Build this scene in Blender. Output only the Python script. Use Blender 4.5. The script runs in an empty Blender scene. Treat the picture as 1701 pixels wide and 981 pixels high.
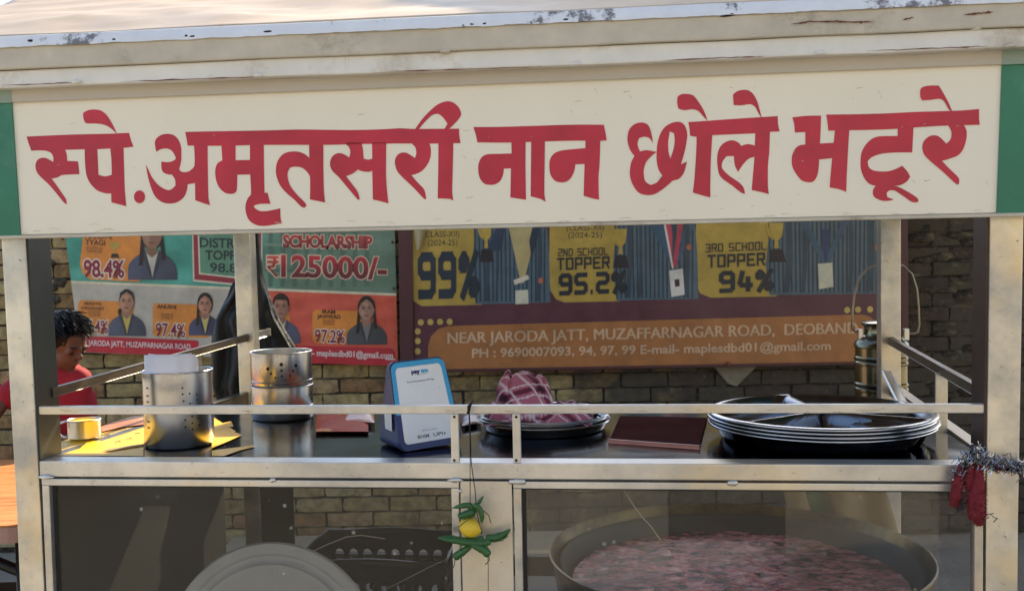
import bpy, bmesh, math, random
from mathutils import Vector, Matrix, noise
from mathutils.geometry import tessellate_polygon
random.seed(7)
SC = bpy.context.scene
COL = SC.collection
# ------------------------------------------------------------------ camera model
F = 1700.; CX = 850.5; CY = 490.5; CAMH = 1.45
PITCH = math.atan(80/1700.); ROLL = .02
YAW = math.radians(6.5); D0 = 1.7
_f = Vector((0, math.cos(PITCH), -math.sin(PITCH)))
_r0 = Vector((1, 0, 0)); _u0 = Vector((0, math.sin(PITCH), math.cos(PITCH)))
_R = _r0*math.cos(ROLL) - _u0*math.sin(ROLL)
_U = _u0*math.cos(ROLL) + _r0*math.sin(ROLL)
cam = bpy.data.cameras.new('camera'); cam.sensor_width = 36; cam.lens = 36*F/1701.
cam.clip_start = .05; cam.clip_end = 300
cam.dof.use_dof = True; cam.dof.focus_distance = 1.8; cam.dof.aperture_fstop = 11
co = bpy.data.objects.new('camera', cam); COL.objects.link(co)
m = Matrix.Identity(4)
for i in range(3):
    m[i][0] = _R[i]; m[i][1] = _U[i]; m[i][2] = -_f[i]
m[2][3] = CAMH
co.matrix_world = m
SC.camera = co
# ------------------------------------------------------------------ sky, sun, exposure
SUN = Vector((.30, .72, .60)).normalized()       # towards the sun: right of and behind the cart
elev = math.asin(SUN.z); azim = math.atan2(SUN.x, SUN.y)
W = bpy.data.worlds.new('World'); SC.world = W; W.use_nodes = True
nt = W.node_tree
sky = nt.nodes.new('ShaderNodeTexSky'); sky.sky_type = 'NISHITA'; sky.sun_disc = False
sky.sun_elevation = elev; sky.sun_rotation = azim; sky.dust_density = 1.2; sky.air_density = 1.0
bg = nt.nodes['Background']; bg.inputs[1].default_value = .15
nt.links.new(sky.outputs[0], bg.inputs[0])
sl = bpy.data.lights.new('sun', 'SUN'); sl.energy = 4.6; sl.angle = math.radians(.5); sl.color = (1, .84, .58)
so = bpy.data.objects.new('sun', sl); COL.objects.link(so)
so.rotation_euler = SUN.to_track_quat('Z', 'Y').to_euler()
SC.view_settings.view_transform = 'Standard'; SC.view_settings.look = 'None'
SC.view_settings.exposure = 1.25; SC.view_settings.gamma = 1
SC.cycles.max_bounces = 10; SC.cycles.transparent_max_bounces = 12

def ray(px, py):
    return _f + _R*((px-CX)/F) + _U*((CY-py)/F)
def PY(px, py, Y):                     # photo point carried to the upright plane at distance Y
    d = ray(px, py); t = Y/d.y
    return Vector((d.x*t, Y, CAMH + d.z*t))
def CV(px, py, v=0.):                  # photo point carried to a plane parallel to the cart front
    d = ray(px, py); n = (math.sin(YAW), math.cos(YAW))
    t = (D0*n[1]+v)/(d.x*n[0]+d.y*n[1]); X, Y = d.x*t, d.y*t-D0
    return (X*math.cos(YAW)-Y*math.sin(YAW), CAMH+d.z*t)
def CZ(px, py, z):                     # photo point carried to a level plane, in cart coordinates
    d = ray(px, py); t = (z-CAMH)/d.z; X, Y = d.x*t, d.y*t-D0
    return (X*math.cos(YAW)-Y*math.sin(YAW), X*math.sin(YAW)+Y*math.cos(YAW))
def wpt(u, v, z):
    return Vector((u*math.cos(YAW)+v*math.sin(YAW), D0-u*math.sin(YAW)+v*math.cos(YAW), z))
def lin(c):
    return tuple(((x/255)/12.92 if x/255 <= .04045 else ((x/255+.055)/1.055)**2.4) for x in c[:3]) + (1.,)

# ------------------------------------------------------------------ materials
def newmat(name):
    mt = bpy.data.materials.new(name); mt.use_nodes = True
    t = mt.node_tree; b = t.nodes['Principled BSDF']
    return mt, t, b
def N(t, kind, **kw):
    n = t.nodes.new(kind)
    for k, v in kw.items():
        if isinstance(k, str) and hasattr(n, k): setattr(n, k, v)
    return n
def noise_node(t, scale, detail=4, vec=None, stretch=None, rough=.6, seed=0.):
    tc = t.nodes.new('ShaderNodeTexCoord'); mp = t.nodes.new('ShaderNodeMapping')
    t.links.new(tc.outputs['Object'], mp.inputs[0])
    mp.inputs['Location'].default_value = (seed, seed*1.7, seed*.6)
    if stretch: mp.inputs['Scale'].default_value = stretch
    n = t.nodes.new('ShaderNodeTexNoise'); n.inputs['Scale'].default_value = scale
    n.inputs['Detail'].default_value = detail; n.inputs['Roughness'].default_value = rough
    t.links.new(mp.outputs[0], n.inputs['Vector'])
    return n
def ramp(t, src, stops):
    r = t.nodes.new('ShaderNodeValToRGB'); e = r.color_ramp.elements
    while len(e) < len(stops): e.new(.5)
    for el, (p, c) in zip(e, stops):
        el.position = p; el.color = c if len(c) == 4 else tuple(c)+(1,)
    t.links.new(src, r.inputs[0]); return r
def mixc(t, fac, a, b, mode='MIX'):
    mx = t.nodes.new('ShaderNodeMix'); mx.data_type = 'RGBA'; mx.blend_type = mode
    for s, v in ((0, fac), (6, a), (7, b)):
        if hasattr(v, 'links') or isinstance(v, bpy.types.NodeSocket): t.links.new(v, mx.inputs[s])
        else: mx.inputs[s].default_value = v
    return mx.outputs[2]
def bump(t, b, h, strength=.3, dist=.002):
    bp = t.nodes.new('ShaderNodeBump'); bp.inputs['Strength'].default_value = strength
    bp.inputs['Distance'].default_value = dist
    t.links.new(h, bp.inputs['Height']); t.links.new(bp.outputs[0], b.inputs['Normal'])
def g(v): return (v, v, v, 1)

def plain(name, c, rough=.5, metal=0., var=.12, scale=30, bmp=.15, stain=None, stainpos=(.6, .72), **kw):
    mt, t, b = newmat(name)
    n = noise_node(t, scale); r = ramp(t, n.outputs[0], [(.3, g(1-var)), (.7, g(1+var*.3))])
    out = mixc(t, 1., lin(c), r.outputs[0], 'MULTIPLY')
    if stain:
        n2 = noise_node(t, scale*.35, 8, seed=3.1, rough=.75)
        r2 = ramp(t, n2.outputs[0], [(stainpos[0], g(0)), (stainpos[1], g(1))])
        out = mixc(t, r2.outputs[0], out, lin(stain))
    t.links.new(out, b.inputs['Base Color'])
    b.inputs['Roughness'].default_value = rough; b.inputs['Metallic'].default_value = metal
    for k, v in kw.items(): b.inputs[k].default_value = v
    if bmp: bump(t, b, n.outputs[0], bmp)
    return mt

def steel(name, c1, c2, rough=.32, brush=(1, 1, 1), metal=1., blot=6., bmp=.08, dirt=None, seed=0., tint=None):
    mt, t, b = newmat(name)
    n = noise_node(t, blot, 5, rough=.65, seed=seed); r = ramp(t, n.outputs[0], [(.38, lin(c1)), (.62, lin(c2))])
    out = r.outputs[0]
    nb = noise_node(t, 60, 3, stretch=brush, seed=seed)
    if dirt:
        n2 = noise_node(t, 26, 9, seed=5.3+seed, rough=.8); r2 = ramp(t, n2.outputs[0], [(.61, g(0)), (.69, g(.75))])
        out = mixc(t, r2.outputs[0], out, lin(dirt))
    if tint:
        n3 = noise_node(t, blot*.8, 6, seed=8.1+seed, rough=.55); r3 = ramp(t, n3.outputs[0], [(.52, g(0)), (.66, g(.5))])
        out = mixc(t, r3.outputs[0], out, lin(tint))
        n4 = noise_node(t, 90, 4, seed=1.1+seed, rough=.7); r4 = ramp(t, n4.outputs[0], [(.66, g(0)), (.72, g(.8))])
        out = mixc(t, r4.outputs[0], out, lin((96, 88, 76)))
    t.links.new(out, b.inputs['Base Color'])
    rr = t.nodes.new('ShaderNodeMapRange'); rr.inputs[3].default_value = rough*.7; rr.inputs[4].default_value = rough*1.4
    t.links.new(n.outputs[0], rr.inputs[0]); t.links.new(rr.outputs[0], b.inputs['Roughness'])
    b.inputs['Metallic'].default_value = metal
    if metal < .95:
        nw = noise_node(t, 9, 2, seed=seed+1); mm = t.nodes.new('ShaderNodeMath'); mm.operation = 'MULTIPLY_ADD'; mm.inputs[1].default_value = 6.
        t.links.new(nw.outputs[0], mm.inputs[0]); t.links.new(nb.outputs[0], mm.inputs[2]); bump(t, b, mm.outputs[0], bmp*1.5, .001)
    else: bump(t, b, nb.outputs[0], bmp, .001)
    return mt

M = {}
M['frame'] = steel('brushed_frame_steel', (172, 174, 176), (224, 221, 212), .34, (1, 1, .15), .8, 7, .12, tint=(228, 204, 150), dirt=(120, 112, 98))
M['frame_v'] = steel('scuffed_post_steel', (168, 171, 174), (224, 220, 208), .32, (1, 1, .12), .8, 6, .15, tint=(232, 206, 148), dirt=(112, 104, 92), seed=2.)
M['beam'] = steel('dull_beam_steel', (186, 186, 184), (226, 222, 212), .36, (.12, 1, 1), .7, 5, .1, tint=(230, 208, 158), dirt=(150, 140, 120), seed=4.)
M['panel'] = steel('cream_panel_steel', (202, 194, 180), (230, 220, 200), .45, (1, 1, .1), .6, 5, .1, tint=(228, 208, 164), dirt=(170, 158, 132), seed=6.)
M['rod'] = steel('dark_rail_steel', (120, 112, 98), (150, 140, 120), .32, (1, 1, 1), .9, 8, .1)
M['rod_dark'] = steel('brown_side_rail', (78, 68, 58), (108, 96, 80), .4, (1, 1, 1), .5, 8, .1)
M['polish'] = steel('polished_steel', (190, 192, 196), (206, 206, 204), .27, (1, 1, .05), 1., 5, .05)
M['plate'] = steel('dish_steel', (186, 188, 194), (204, 204, 206), .22, (1, 1, 1), 1., 8, .05)
M['plate_dark'] = steel('dark_dish_steel', (96, 102, 114), (120, 122, 128), .22, (1, 1, 1), 1., 8, .05)
M['lid'] = plain('matt_aluminium', (236, 240, 240), .5, .15, .1, 14, .05, stain=(150, 150, 146), stainpos=(.66, .7))
M['iron'] = steel('smoked_iron', (72, 68, 60), (146, 122, 76), .34, (1, 1, 1), .8, 7, .3)
M['counter'] = steel('stained_counter_steel', (50, 53, 60), (72, 72, 74), .12, (1, 1, 1), 1., 3.5, .02)
M['brass'] = steel('yellowed_steel', (112, 110, 98), (150, 140, 104), .2, (1, 1, .05), 1., 6, .05)
M['sign'] = plain('cream_sign_paint', (239, 232, 212), .42, 0, .05, 3, .05, stain=(188, 178, 156), stainpos=(.68, .76))
M['smudge'] = plain('faint_smudge', (206, 196, 172), .6, 0, .1, 20, .0)
M['strip'] = plain('old_taupe_paint', (188, 180, 166), .5, 0, .05, 4, .05)
M['strip_green'] = plain('old_grey_green_paint', (140, 158, 144), .5, 0, .08, 8, .05)
M['green'] = plain('green_sign_paint', (40, 122, 94), .4, 0, .22, 9, .1, stain=(86, 140, 118), stainpos=(.5, .75))
M['red'] = plain('red_letter_paint', (192, 40, 64), .38, 0, .22, 12, .1)
M['bandlo'] = plain('white_enamel_tube', (226, 224, 216), .4, 0, .14, 12, .1, stain=(178, 166, 146), stainpos=(.56, .72))
M['bandhi'] = plain('grimy_cream_tube', (200, 192, 174), .5, 0, .18, 16, .1, stain=(140, 128, 110), stainpos=(.56, .72))
M['flange'] = plain('chipped_white_paint', (226, 230, 234), .45, 0, .08, 22, .3, stain=(118, 116, 120), stainpos=(.55, .6))
M['roof'] = plain('dusty_roof_sheet', (204, 178, 142), .45, .0, .16, 5, .6, stain=(178, 160, 134), stainpos=(.5, .7))
M['rust'] = plain('rust', (120, 70, 42), .8, 0, .4, 120, .5)
M['gap'] = plain('dark_gap', (34, 30, 27), .8, 0, .2, 50, .1)
M['gasket'] = plain('black_rubber', (24, 25, 28), .5, 0, .2, 50, .1)
M['dark_box'] = plain('sooty_sheet_metal', (62, 61, 60), .5, .3, .3, 8, .2)
M['black_plastic'] = plain('black_crate_plastic', (18, 22, 30), .35, 0, .2, 30, .1)
M['paper'] = plain('white_paper', (236, 234, 238), .8, 0, .03, 30, .03)
M['navy'] = plain('navy_plastic', (36, 46, 100), .35, 0, .15, 30, .05)
M['yellow'] = plain('yellow_sun_glow', (244, 190, 30), .4, 0, .08, 20, .1, stain=(226, 168, 40), stainpos=(.55, .65))  # painted sun glow for the counter patches and mug rim
M['orange_reflect'] = plain('orange_banner_reflection', (205, 128, 84), .28, 0, .2, 14, .1, stain=(196, 160, 110), stainpos=(.5, .55))  # orange of the reflected banner, painted onto the counter pieces
M['maroon'] = plain('maroon_reflection', (88, 56, 54), .5, 0, .25, 9, .1, **{'Specular IOR Level': .0})  # reflection colour for the flat slab on the counter
M['pink_edge'] = plain('pink_reflection_edge', (196, 138, 124), .5, 0, .2, 40, .1)  # pink streak of the same painted reflection
M['redreflect'] = plain('orange_red_reflection', (196, 84, 52), .35, 0, .25, 25, .3, stain=(226, 160, 100), stainpos=(.56, .6), **{'Specular IOR Level': .02})  # banner reflection colour for the shape beside the tins
M['purplepack'] = plain('purple_packet', (92, 36, 64), .3, 0, .3, 30, .3)
M['skin'] = plain('brown_skin', (104, 66, 48), .5, 0, .1, 40, .05)
M['shirt'] = plain('red_cotton_shirt', (156, 26, 40), .85, 0, .15, 25, .4)
M['trousers'] = plain('grey_trousers', (50, 52, 60), .85, 0, .15, 25, .4)
M['hair'] = plain('black_hair', (13, 11, 11), .5, 0, .2, 60, .1, **{'Specular IOR Level': .25})
M['wood'] = None
M['tablelip'] = plain('faded_pink_table_edge', (178, 140, 130), .5, 0, .12, 20, .1)
M['black_metal'] = plain('black_painted_steel', (18, 18, 20), .4, .2, .2, 30, .1)
M['lemon'] = plain('lemon_peel', (232, 196, 52), .4, 0, .1, 90, .4)
M['chilli'] = plain('green_chilli_skin', (50, 98, 46), .28, 0, .3, 40, .15)
M['stem'] = plain('dried_stem', (98, 104, 62), .7, 0, .2, 60, .1)
M['thread'] = plain('black_thread', (28, 26, 26), .9, 0, .1, 60, .0)
M['string'] = plain('pale_string', (188, 184, 170), .8, 0, .1, 60, .0)
M['plush'] = plain('red_tassel_plush', (122, 28, 40), .85, 0, .35, 160, .5)
M['tinsel'] = plain('silver_tinsel', (214, 216, 222), .2, .9, .3, 200, .0)
M['tinsel_dark'] = plain('tarnished_tinsel', (92, 94, 98), .25, .9, .3, 200, .0)
M['canvas'] = plain('khaki_canvas', (120, 110, 84), .9, 0, .2, 6, .2)
M['facade_cream'] = plain('cream_wall_paint', (164, 159, 148), .8, 0, .1, .8, .1)
M['facade_grey'] = plain('grey_plaster', (146, 144, 140), .8, 0, .1, .8, .1)
M['door_dark'] = plain('dark_shop_opening', (34, 36, 40), .6, 0, .2, 2, .1)
M['green_cloth'] = plain('green_cloth', (64, 92, 66), .9, 0, .2, 20, .2)
M['tan_cloth'] = plain('tan_cloth', (150, 132, 96), .9, 0, .2, 20, .2)
M['plinth'] = plain('pale_cement', (206, 184, 146), .9, 0, .15, 12, .5)
M['mortar'] = plain('sooty_mortar', (50, 45, 38), .95, 0, .35, 14, .9, stain=(104, 96, 78), stainpos=(.5, .62))
M['plaster'] = plain('old_plaster_lump', (132, 124, 108), .9, 0, .25, 20, .8)
M['frame_maroon'] = plain('maroon_board_frame', (78, 40, 44), .45, 0, .15, 18, .1)
M['hole'] = plain('dark_hole', (12, 12, 13), .7, 0, .1, 60, .0)

def mk_wood():
    mt, t, b = newmat('orange_wood_grain')
    n = noise_node(t, 9, 6, stretch=(1, 9, 1)); r = ramp(t, n.outputs[0], [(.3, lin((150, 84, 44))), (.5, lin((196, 124, 66))), (.7, lin((214, 148, 88)))])
    t.links.new(r.outputs[0], b.inputs['Base Color']); b.inputs['Roughness'].default_value = .4
    return mt
M['wood'] = mk_wood()
def mk_print(name, rough=.38, grime=.3, wr=.25):
    mt, t, b = newmat(name)
    a = t.nodes.new('ShaderNodeVertexColor'); a.layer_name = 'Col'
    n = noise_node(t, 7, 7, rough=.7); r = ramp(t, n.outputs[0], [(.35, g(1-grime)), (.62, g(1.))])
    out = mixc(t, 1., a.outputs[0], r.outputs[0], 'MULTIPLY')
    n3 = noise_node(t, 70, 3, seed=2.2); r3 = ramp(t, n3.outputs[0], [(.72, g(0)), (.78, g(.5))])
    out = mixc(t, r3.outputs[0], out, lin((60, 52, 44)))
    t.links.new(out, b.inputs['Base Color']); b.inputs['Roughness'].default_value = rough
    n2 = noise_node(t, 2.2, 3, stretch=(1, 1, .6), seed=1.); bump(t, b, n2.outputs[0], wr*2, .05)
    return mt
M['print'] = mk_print('printed_vinyl')
M['print_clean'] = mk_print('printed_label', .45, .06, .0)
M['cloth'] = mk_print('checked_cotton', .9, .15, .1)

def mk_brick():
    mt, t, b = newmat('weathered_brick')
    oi = t.nodes.new('ShaderNodeObjectInfo'); ge = t.nodes.new('ShaderNodeNewGeometry')
    ad = t.nodes.new('ShaderNodeMath'); ad.operation = 'ADD'
    t.links.new(oi.outputs['Random'], ad.inputs[0]); t.links.new(ge.outputs['Random Per Island'], ad.inputs[1])
    fr = t.nodes.new('ShaderNodeMath'); fr.operation = 'FRACT'; t.links.new(ad.outputs[0], fr.inputs[0])
    base = ramp(t, fr.outputs[0], [(0, lin((166, 142, 92))), (.35, lin((186, 166, 116))), (.6, lin((146, 120, 78))), (.8, lin((164, 122, 82))), (1, lin((196, 180, 134)))])
    def wn(scale, det, rough=.7, off=0.):
        mp = t.nodes.new('ShaderNodeMapping'); t.links.new(ge.outputs['Position'], mp.inputs[0])
        mp.inputs['Location'].default_value = (off, 0, off)
        n = t.nodes.new('ShaderNodeTexNoise'); n.inputs['Scale'].default_value = scale
        n.inputs['Detail'].default_value = det; n.inputs['Roughness'].default_value = rough
        t.links.new(mp.outputs[0], n.inputs['Vector']); return n
    n1 = wn(22, 8); r1 = ramp(t, n1.outputs[0], [(.34, g(.45)), (.6, g(1.05))])
    out = mixc(t, 1., base.outputs[0], r1.outputs[0], 'MULTIPLY')
    # soot: thick on the right part of the wall, patches elsewhere
    n2 = wn(3.2, 6, .65, 4.)
    sx = t.nodes.new('ShaderNodeSeparateXYZ'); t.links.new(ge.outputs['Position'], sx.inputs[0])
    mr = t.nodes.new('ShaderNodeMapRange'); mr.inputs[1].default_value = -1.0; mr.inputs[2].default_value = 1.3
    mr.inputs[3].default_value = -.14; mr.inputs[4].default_value = .36
    t.links.new(sx.outputs[0], mr.inputs[0])
    a2 = t.nodes.new('ShaderNodeMath'); a2.operation = 'ADD'; t.links.new(n2.outputs[0], a2.inputs[0]); t.links.new(mr.outputs[0], a2.inputs[1])
    r2 = ramp(t, a2.outputs[0], [(.44, g(0)), (.72, g(.88))])
    out = mixc(t, r2.outputs[0], out, lin((50, 50, 50)))
    n4 = wn(9, 7, .8, 9.); r4 = ramp(t, n4.outputs[0], [(.6, g(0)), (.68, g(.7))])
    out = mixc(t, r4.outputs[0], out, lin((128, 122, 106)))
    t.links.new(out, b.inputs['Base Color']); b.inputs['Roughness'].default_value = .92
    n3 = wn(34, 9, .75, 2.); bump(t, b, n3.outputs[0], .9, .012)
    return mt
M['brick'] = mk_brick()
def mk_glass(name, dust_veil, tint=.72, seed=0.):
    mt, t, b = newmat(name)
    out = t.nodes['Material Output']; t.nodes.remove(b)
    tr = t.nodes.new('ShaderNodeBsdfTransparent'); tr.inputs[0].default_value = g(tint)
    gl = t.nodes.new('ShaderNodeBsdfGlossy'); gl.inputs['Roughness'].default_value = .03
    fz = t.nodes.new('ShaderNodeFresnel'); fz.inputs[0].default_value = 1.28
    m1 = t.nodes.new('ShaderNodeMixShader'); t.links.new(fz.outputs[0], m1.inputs[0]); t.links.new(tr.outputs[0], m1.inputs[1]); t.links.new(gl.outputs[0], m1.inputs[2])
    df = t.nodes.new('ShaderNodeBsdfDiffuse'); df.inputs[0].default_value = lin((186, 184, 172))  # pale film: dust on the glass plus painted veiling glare
    n = noise_node(t, 5, 7, rough=.7, seed=seed); r = ramp(t, n.outputs[0], [(.3, g(dust_veil*.7)), (.7, g(dust_veil*1.4))])
    v = t.nodes.new('ShaderNodeTexVoronoi'); v.inputs['Scale'].default_value = 26
    tc = t.nodes.new('ShaderNodeTexCoord'); t.links.new(tc.outputs['Object'], v.inputs['Vector'])
    rv = ramp(t, v.outputs['Distance'], [(.07, g(.4)), (.12, g(0))])
    ng = noise_node(t, 7, 2, seed=seed+4); rg = ramp(t, ng.outputs[0], [(.52, g(0)), (.6, g(1))])
    ml = t.nodes.new('ShaderNodeMath'); ml.operation = 'MULTIPLY'; t.links.new(rv.outputs[0], ml.inputs[0]); t.links.new(rg.outputs[0], ml.inputs[1])
    ad = t.nodes.new('ShaderNodeMath'); ad.operation = 'ADD'; t.links.new(r.outputs[0], ad.inputs[0]); t.links.new(ml.outputs[0], ad.inputs[1])
    m2 = t.nodes.new('ShaderNodeMixShader'); t.links.new(ad.outputs[0], m2.inputs[0]); t.links.new(m1.outputs[0], m2.inputs[1]); t.links.new(df.outputs[0], m2.inputs[2])
    t.links.new(m2.outputs[0], out.inputs[0])
    return mt
M['glass'] = mk_glass('dusty_glass', .025, .8)
M['glass3'] = mk_glass('clearer_glass', .008, .97, 7.)
M['glass2'] = mk_glass('reflection_haze_glass', .05, .97, 3.)  # extra haze painting the lighter reflected bands in the glass
def mk_bag():
    mt, t, b = newmat('black_polythene')
    n = noise_node(t, 9, 5, stretch=(1.5, 1.5, .6)); b.inputs['Base Color'].default_value = lin((15, 20, 25))
    b.inputs['Roughness'].default_value = .5; b.inputs['Specular IOR Level'].default_value = .3; bump(t, b, n.outputs[0], .8, .02); return mt
M['bag'] = mk_bag()
def mk_food():
    mt, t, b = newmat('simmering_gravy')
    n = noise_node(t, 46, 6, rough=.75, stretch=(.5, 1.2, 1)); r = ramp(t, n.outputs[0], [(.45, lin((22, 9, 12))), (.48, lin((206, 100, 100))), (.58, lin((240, 166, 158))), (.7, lin((240, 204, 186)))])
    n2 = noise_node(t, 5, 4, seed=2.); r2 = ramp(t, n2.outputs[0], [(.4, g(.55)), (.6, g(1))])
    t.links.new(mixc(t, 1., r.outputs[0], r2.outputs[0], 'MULTIPLY'), b.inputs['Base Color'])
    b.inputs['Roughness'].default_value = .18; bump(t, b, n.outputs[0], .6, .008); return mt
M['food'] = mk_food()
def mk_ground():
    mt, t, b = newmat('dusty_ground')
    n = noise_node(t, 1.6, 9, rough=.7); r = ramp(t, n.outputs[0], [(.3, lin((136, 126, 110))), (.7, lin((172, 162, 144)))])
    t.links.new(r.outputs[0], b.inputs['Base Color']); b.inputs['Roughness'].default_value = .95
    n2 = noise_node(t, 40, 8); bump(t, b, n2.outputs[0], .6, .02); return mt
M['ground'] = mk_ground()

# ------------------------------------------------------------------ builders
def link(name, me, mat, parent=None, loc=None):
    o = bpy.data.objects.new(name, me); COL.objects.link(o)
    if mat is not None:
        for mm in (mat if isinstance(mat, (list, tuple)) else [mat]): me.materials.append(mm)
    if parent is not None: o.parent = parent
    if loc is not None: o.location = loc
    return o
def meshobj(name, vs, fs, mat, parent=None, smooth=False, loc=None, cols=None):
    me = bpy.data.meshes.new(name); me.from_pydata([tuple(v) for v in vs], [], fs); me.update()
    if smooth:
        for p in me.polygons: p.use_smooth = True
    if cols is not None:
        at = me.color_attributes.new('Col', 'FLOAT_COLOR', 'POINT')
        for i, c in enumerate(cols): at.data[i].color = c
    return link(name, me, mat, parent, loc)
def bmobj(name, bm, mat, parent=None, smooth=False, loc=None):
    bmesh.ops.recalc_face_normals(bm, faces=bm.faces)
    me = bpy.data.meshes.new(name); bm.to_mesh(me); bm.free()
    if smooth:
        for p in me.polygons: p.use_smooth = True
    return link(name, me, mat, parent, loc)
def thing(name, label, cat, loc=(0, 0, 0), rotz=0., group=None):
    o = bpy.data.objects.new(name, None); COL.objects.link(o); o.empty_display_size = .05
    o.location = loc; o.rotation_euler = (0, 0, rotz); o['label'] = label; o['category'] = cat
    if group: o['group'] = group
    return o
def tag(o, label, cat, group=None):
    o['label'] = label; o['category'] = cat
    if group: o['group'] = group
    return o
def addbox(bm, x0, x1, y0, y1, z0, z1, bev=0.):
    r = bmesh.ops.create_cube(bm, size=1.)
    for v in r['verts']:
        v.co = Vector((x0+(v.co.x+.5)*(x1-x0), y0+(v.co.y+.5)*(y1-y0), z0+(v.co.z+.5)*(z1-z0)))
    if bev:
        es = list({e for v in r['verts'] for e in v.link_edges})
        bmesh.ops.bevel(bm, geom=es, offset=bev, segments=2, affect='EDGES', profile=.6)
def box(name, x0, x1, y0, y1, z0, z1, mat, parent=None, bev=.002, loc=None):
    bm = bmesh.new(); addbox(bm, x0, x1, y0, y1, z0, z1, bev); return bmobj(name, bm, mat, parent, loc=loc)
def slab(name, pts, y0, y1, mat, parent=None, bev=.0015):     # outline in (x, z), thickness along y
    bm = bmesh.new(); vs = [bm.verts.new((p[0], y0, p[1])) for p in pts]
    f = bm.faces.new(vs); r = bmesh.ops.extrude_face_region(bm, geom=[f])
    for e in r['geom']:
        if isinstance(e, bmesh.types.BMVert): e.co.y = y1
    if bev: bmesh.ops.bevel(bm, geom=list(bm.edges), offset=bev, segments=2, affect='EDGES', profile=.6)
    return bmobj(name, bm, mat, parent)
def barbm(bm, p, q, w, h, up=Vector((0, 0, 1)), bev=.0015):
    p = Vector(p); q = Vector(q); d = (q-p); L = d.length; d.normalize()
    s = d.cross(up).normalized(); n = s.cross(d).normalized()
    r = bmesh.ops.create_cube(bm, size=1.)
    for v in r['verts']:
        c = v.co.copy(); v.co = p + d*((c.x+.5)*L) + s*(c.y*w) + n*(c.z*h)
    if bev:
        es = list({e for v in r['verts'] for e in v.link_edges})
        bmesh.ops.bevel(bm, geom=es, offset=bev, segments=1, affect='EDGES')
def bar(name, p, q, w, h, mat, parent=None, bev=.0015):
    bm = bmesh.new(); barbm(bm, p, q, w, h, bev=bev); return bmobj(name, bm, mat, parent)
def tube_geo(pts, rad, n=8, caps=True):
    pts = [Vector(p) for p in pts]; rs = rad if isinstance(rad, (list, tuple)) else [rad]*len(pts)
    vs = []; fs = []; prev = None
    for i, p in enumerate(pts):
        d = (pts[min(i+1, len(pts)-1)]-pts[max(i-1, 0)]).normalized()
        if prev is None:
            a = Vector((0, 0, 1)) if abs(d.z) < .9 else Vector((1, 0, 0))
            s = d.cross(a).normalized()
        else:
            s = (prev - d*prev.dot(d)).normalized()
        prev = s; n2 = d.cross(s)
        for k in range(n):
            an = 2*math.pi*k/n; vs.append(p + (s*math.cos(an)+n2*math.sin(an))*rs[i])
        if i:
            b = (i-1)*n
            for k in range(n): fs.append((b+k, b+(k+1) % n, b+n+(k+1) % n, b+n+k))
    if caps:
        fs.append(tuple(range(n-1, -1, -1))); fs.append(tuple(range(len(vs)-n, len(vs))))
    return vs, fs
def tube(name, pts, rad, mat, parent=None, n=8, loc=None):
    vs, fs = tube_geo(pts, rad, n); return meshobj(name, vs, fs, mat, parent, True, loc)
def multi(name, geos, mat, parent=None, smooth=True, loc=None):
    V = []; Fc = []
    for vs, fs in geos:
        b = len(V); V += [tuple(v) for v in vs]; Fc += [tuple(i+b for i in f) for f in fs]
    return meshobj(name, V, Fc, mat, parent, smooth, loc)
def lathe(name, prof, mat, parent=None, n=64, loc=None, smooth=True, sharp=True):
    vs = []; fs = []; L = len(prof)
    for i in range(n):
        a = 2*math.pi*i/n
        for (r, z) in prof: vs.append((r*math.cos(a), r*math.sin(a), z))
    for i in range(n):
        for j in range(L-1):
            a = i*L+j; b = ((i+1) % n)*L+j; fs.append((a, b, b+1, a+1))
    o = meshobj(name, vs, fs, mat, parent, smooth, loc)
    if sharp:
        o.data.set_sharp_from_angle(angle=math.radians(38))
    return o
def smooth_line(pts, closed=True, res=4, corner=48):
    n = len(pts); out = []
    def turn(i):
        a, b, c = pts[(i-1) % n], pts[i], pts[(i+1) % n]
        d = abs(math.degrees(math.atan2(c[1]-b[1], c[0]-b[0])-math.atan2(b[1]-a[1], b[0]-a[0])))
        return min(d, 360-d)
    cr = [turn(i) > corner for i in range(n)]
    for i in range(n):
        p1, p2 = pts[i], pts[(i+1) % n]
        p0 = pts[(i-1) % n] if not cr[i] else p1
        p3 = pts[(i+2) % n] if not cr[(i+1) % n] else p2
        # tangents limited by segment length
        L = math.dist(p1, p2)
        def tan(a, b, c):
            t = ((c[0]-a[0])/2, (c[1]-a[1])/2); l = math.hypot(*t)
            k = min(1, L/l) if l > 1e-9 else 0
            return (t[0]*k, t[1]*k)
        t1 = tan(p0, p1, p2) if not cr[i] else (0, 0); t2 = tan(p1, p2, p3) if not cr[(i+1) % n] else (0, 0)
        for k in range(res):
            s = k/res; h1 = 2*s**3-3*s*s+1; h2 = s**3-2*s*s+s; h3 = -2*s**3+3*s*s; h4 = s**3-s*s
            out.append((h1*p1[0]+h2*t1[0]+h3*p2[0]+h4*t2[0], h1*p1[1]+h2*t1[1]+h3*p2[1]+h4*t2[1]))
    return out
def tess(loops):
    vl = [[Vector((p[0], p[1], 0)) for p in L] for L in loops]
    tr = tessellate_polygon(vl); flat = [p for L in loops for p in L]
    return flat, [tuple(t) for t in tr]

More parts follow.
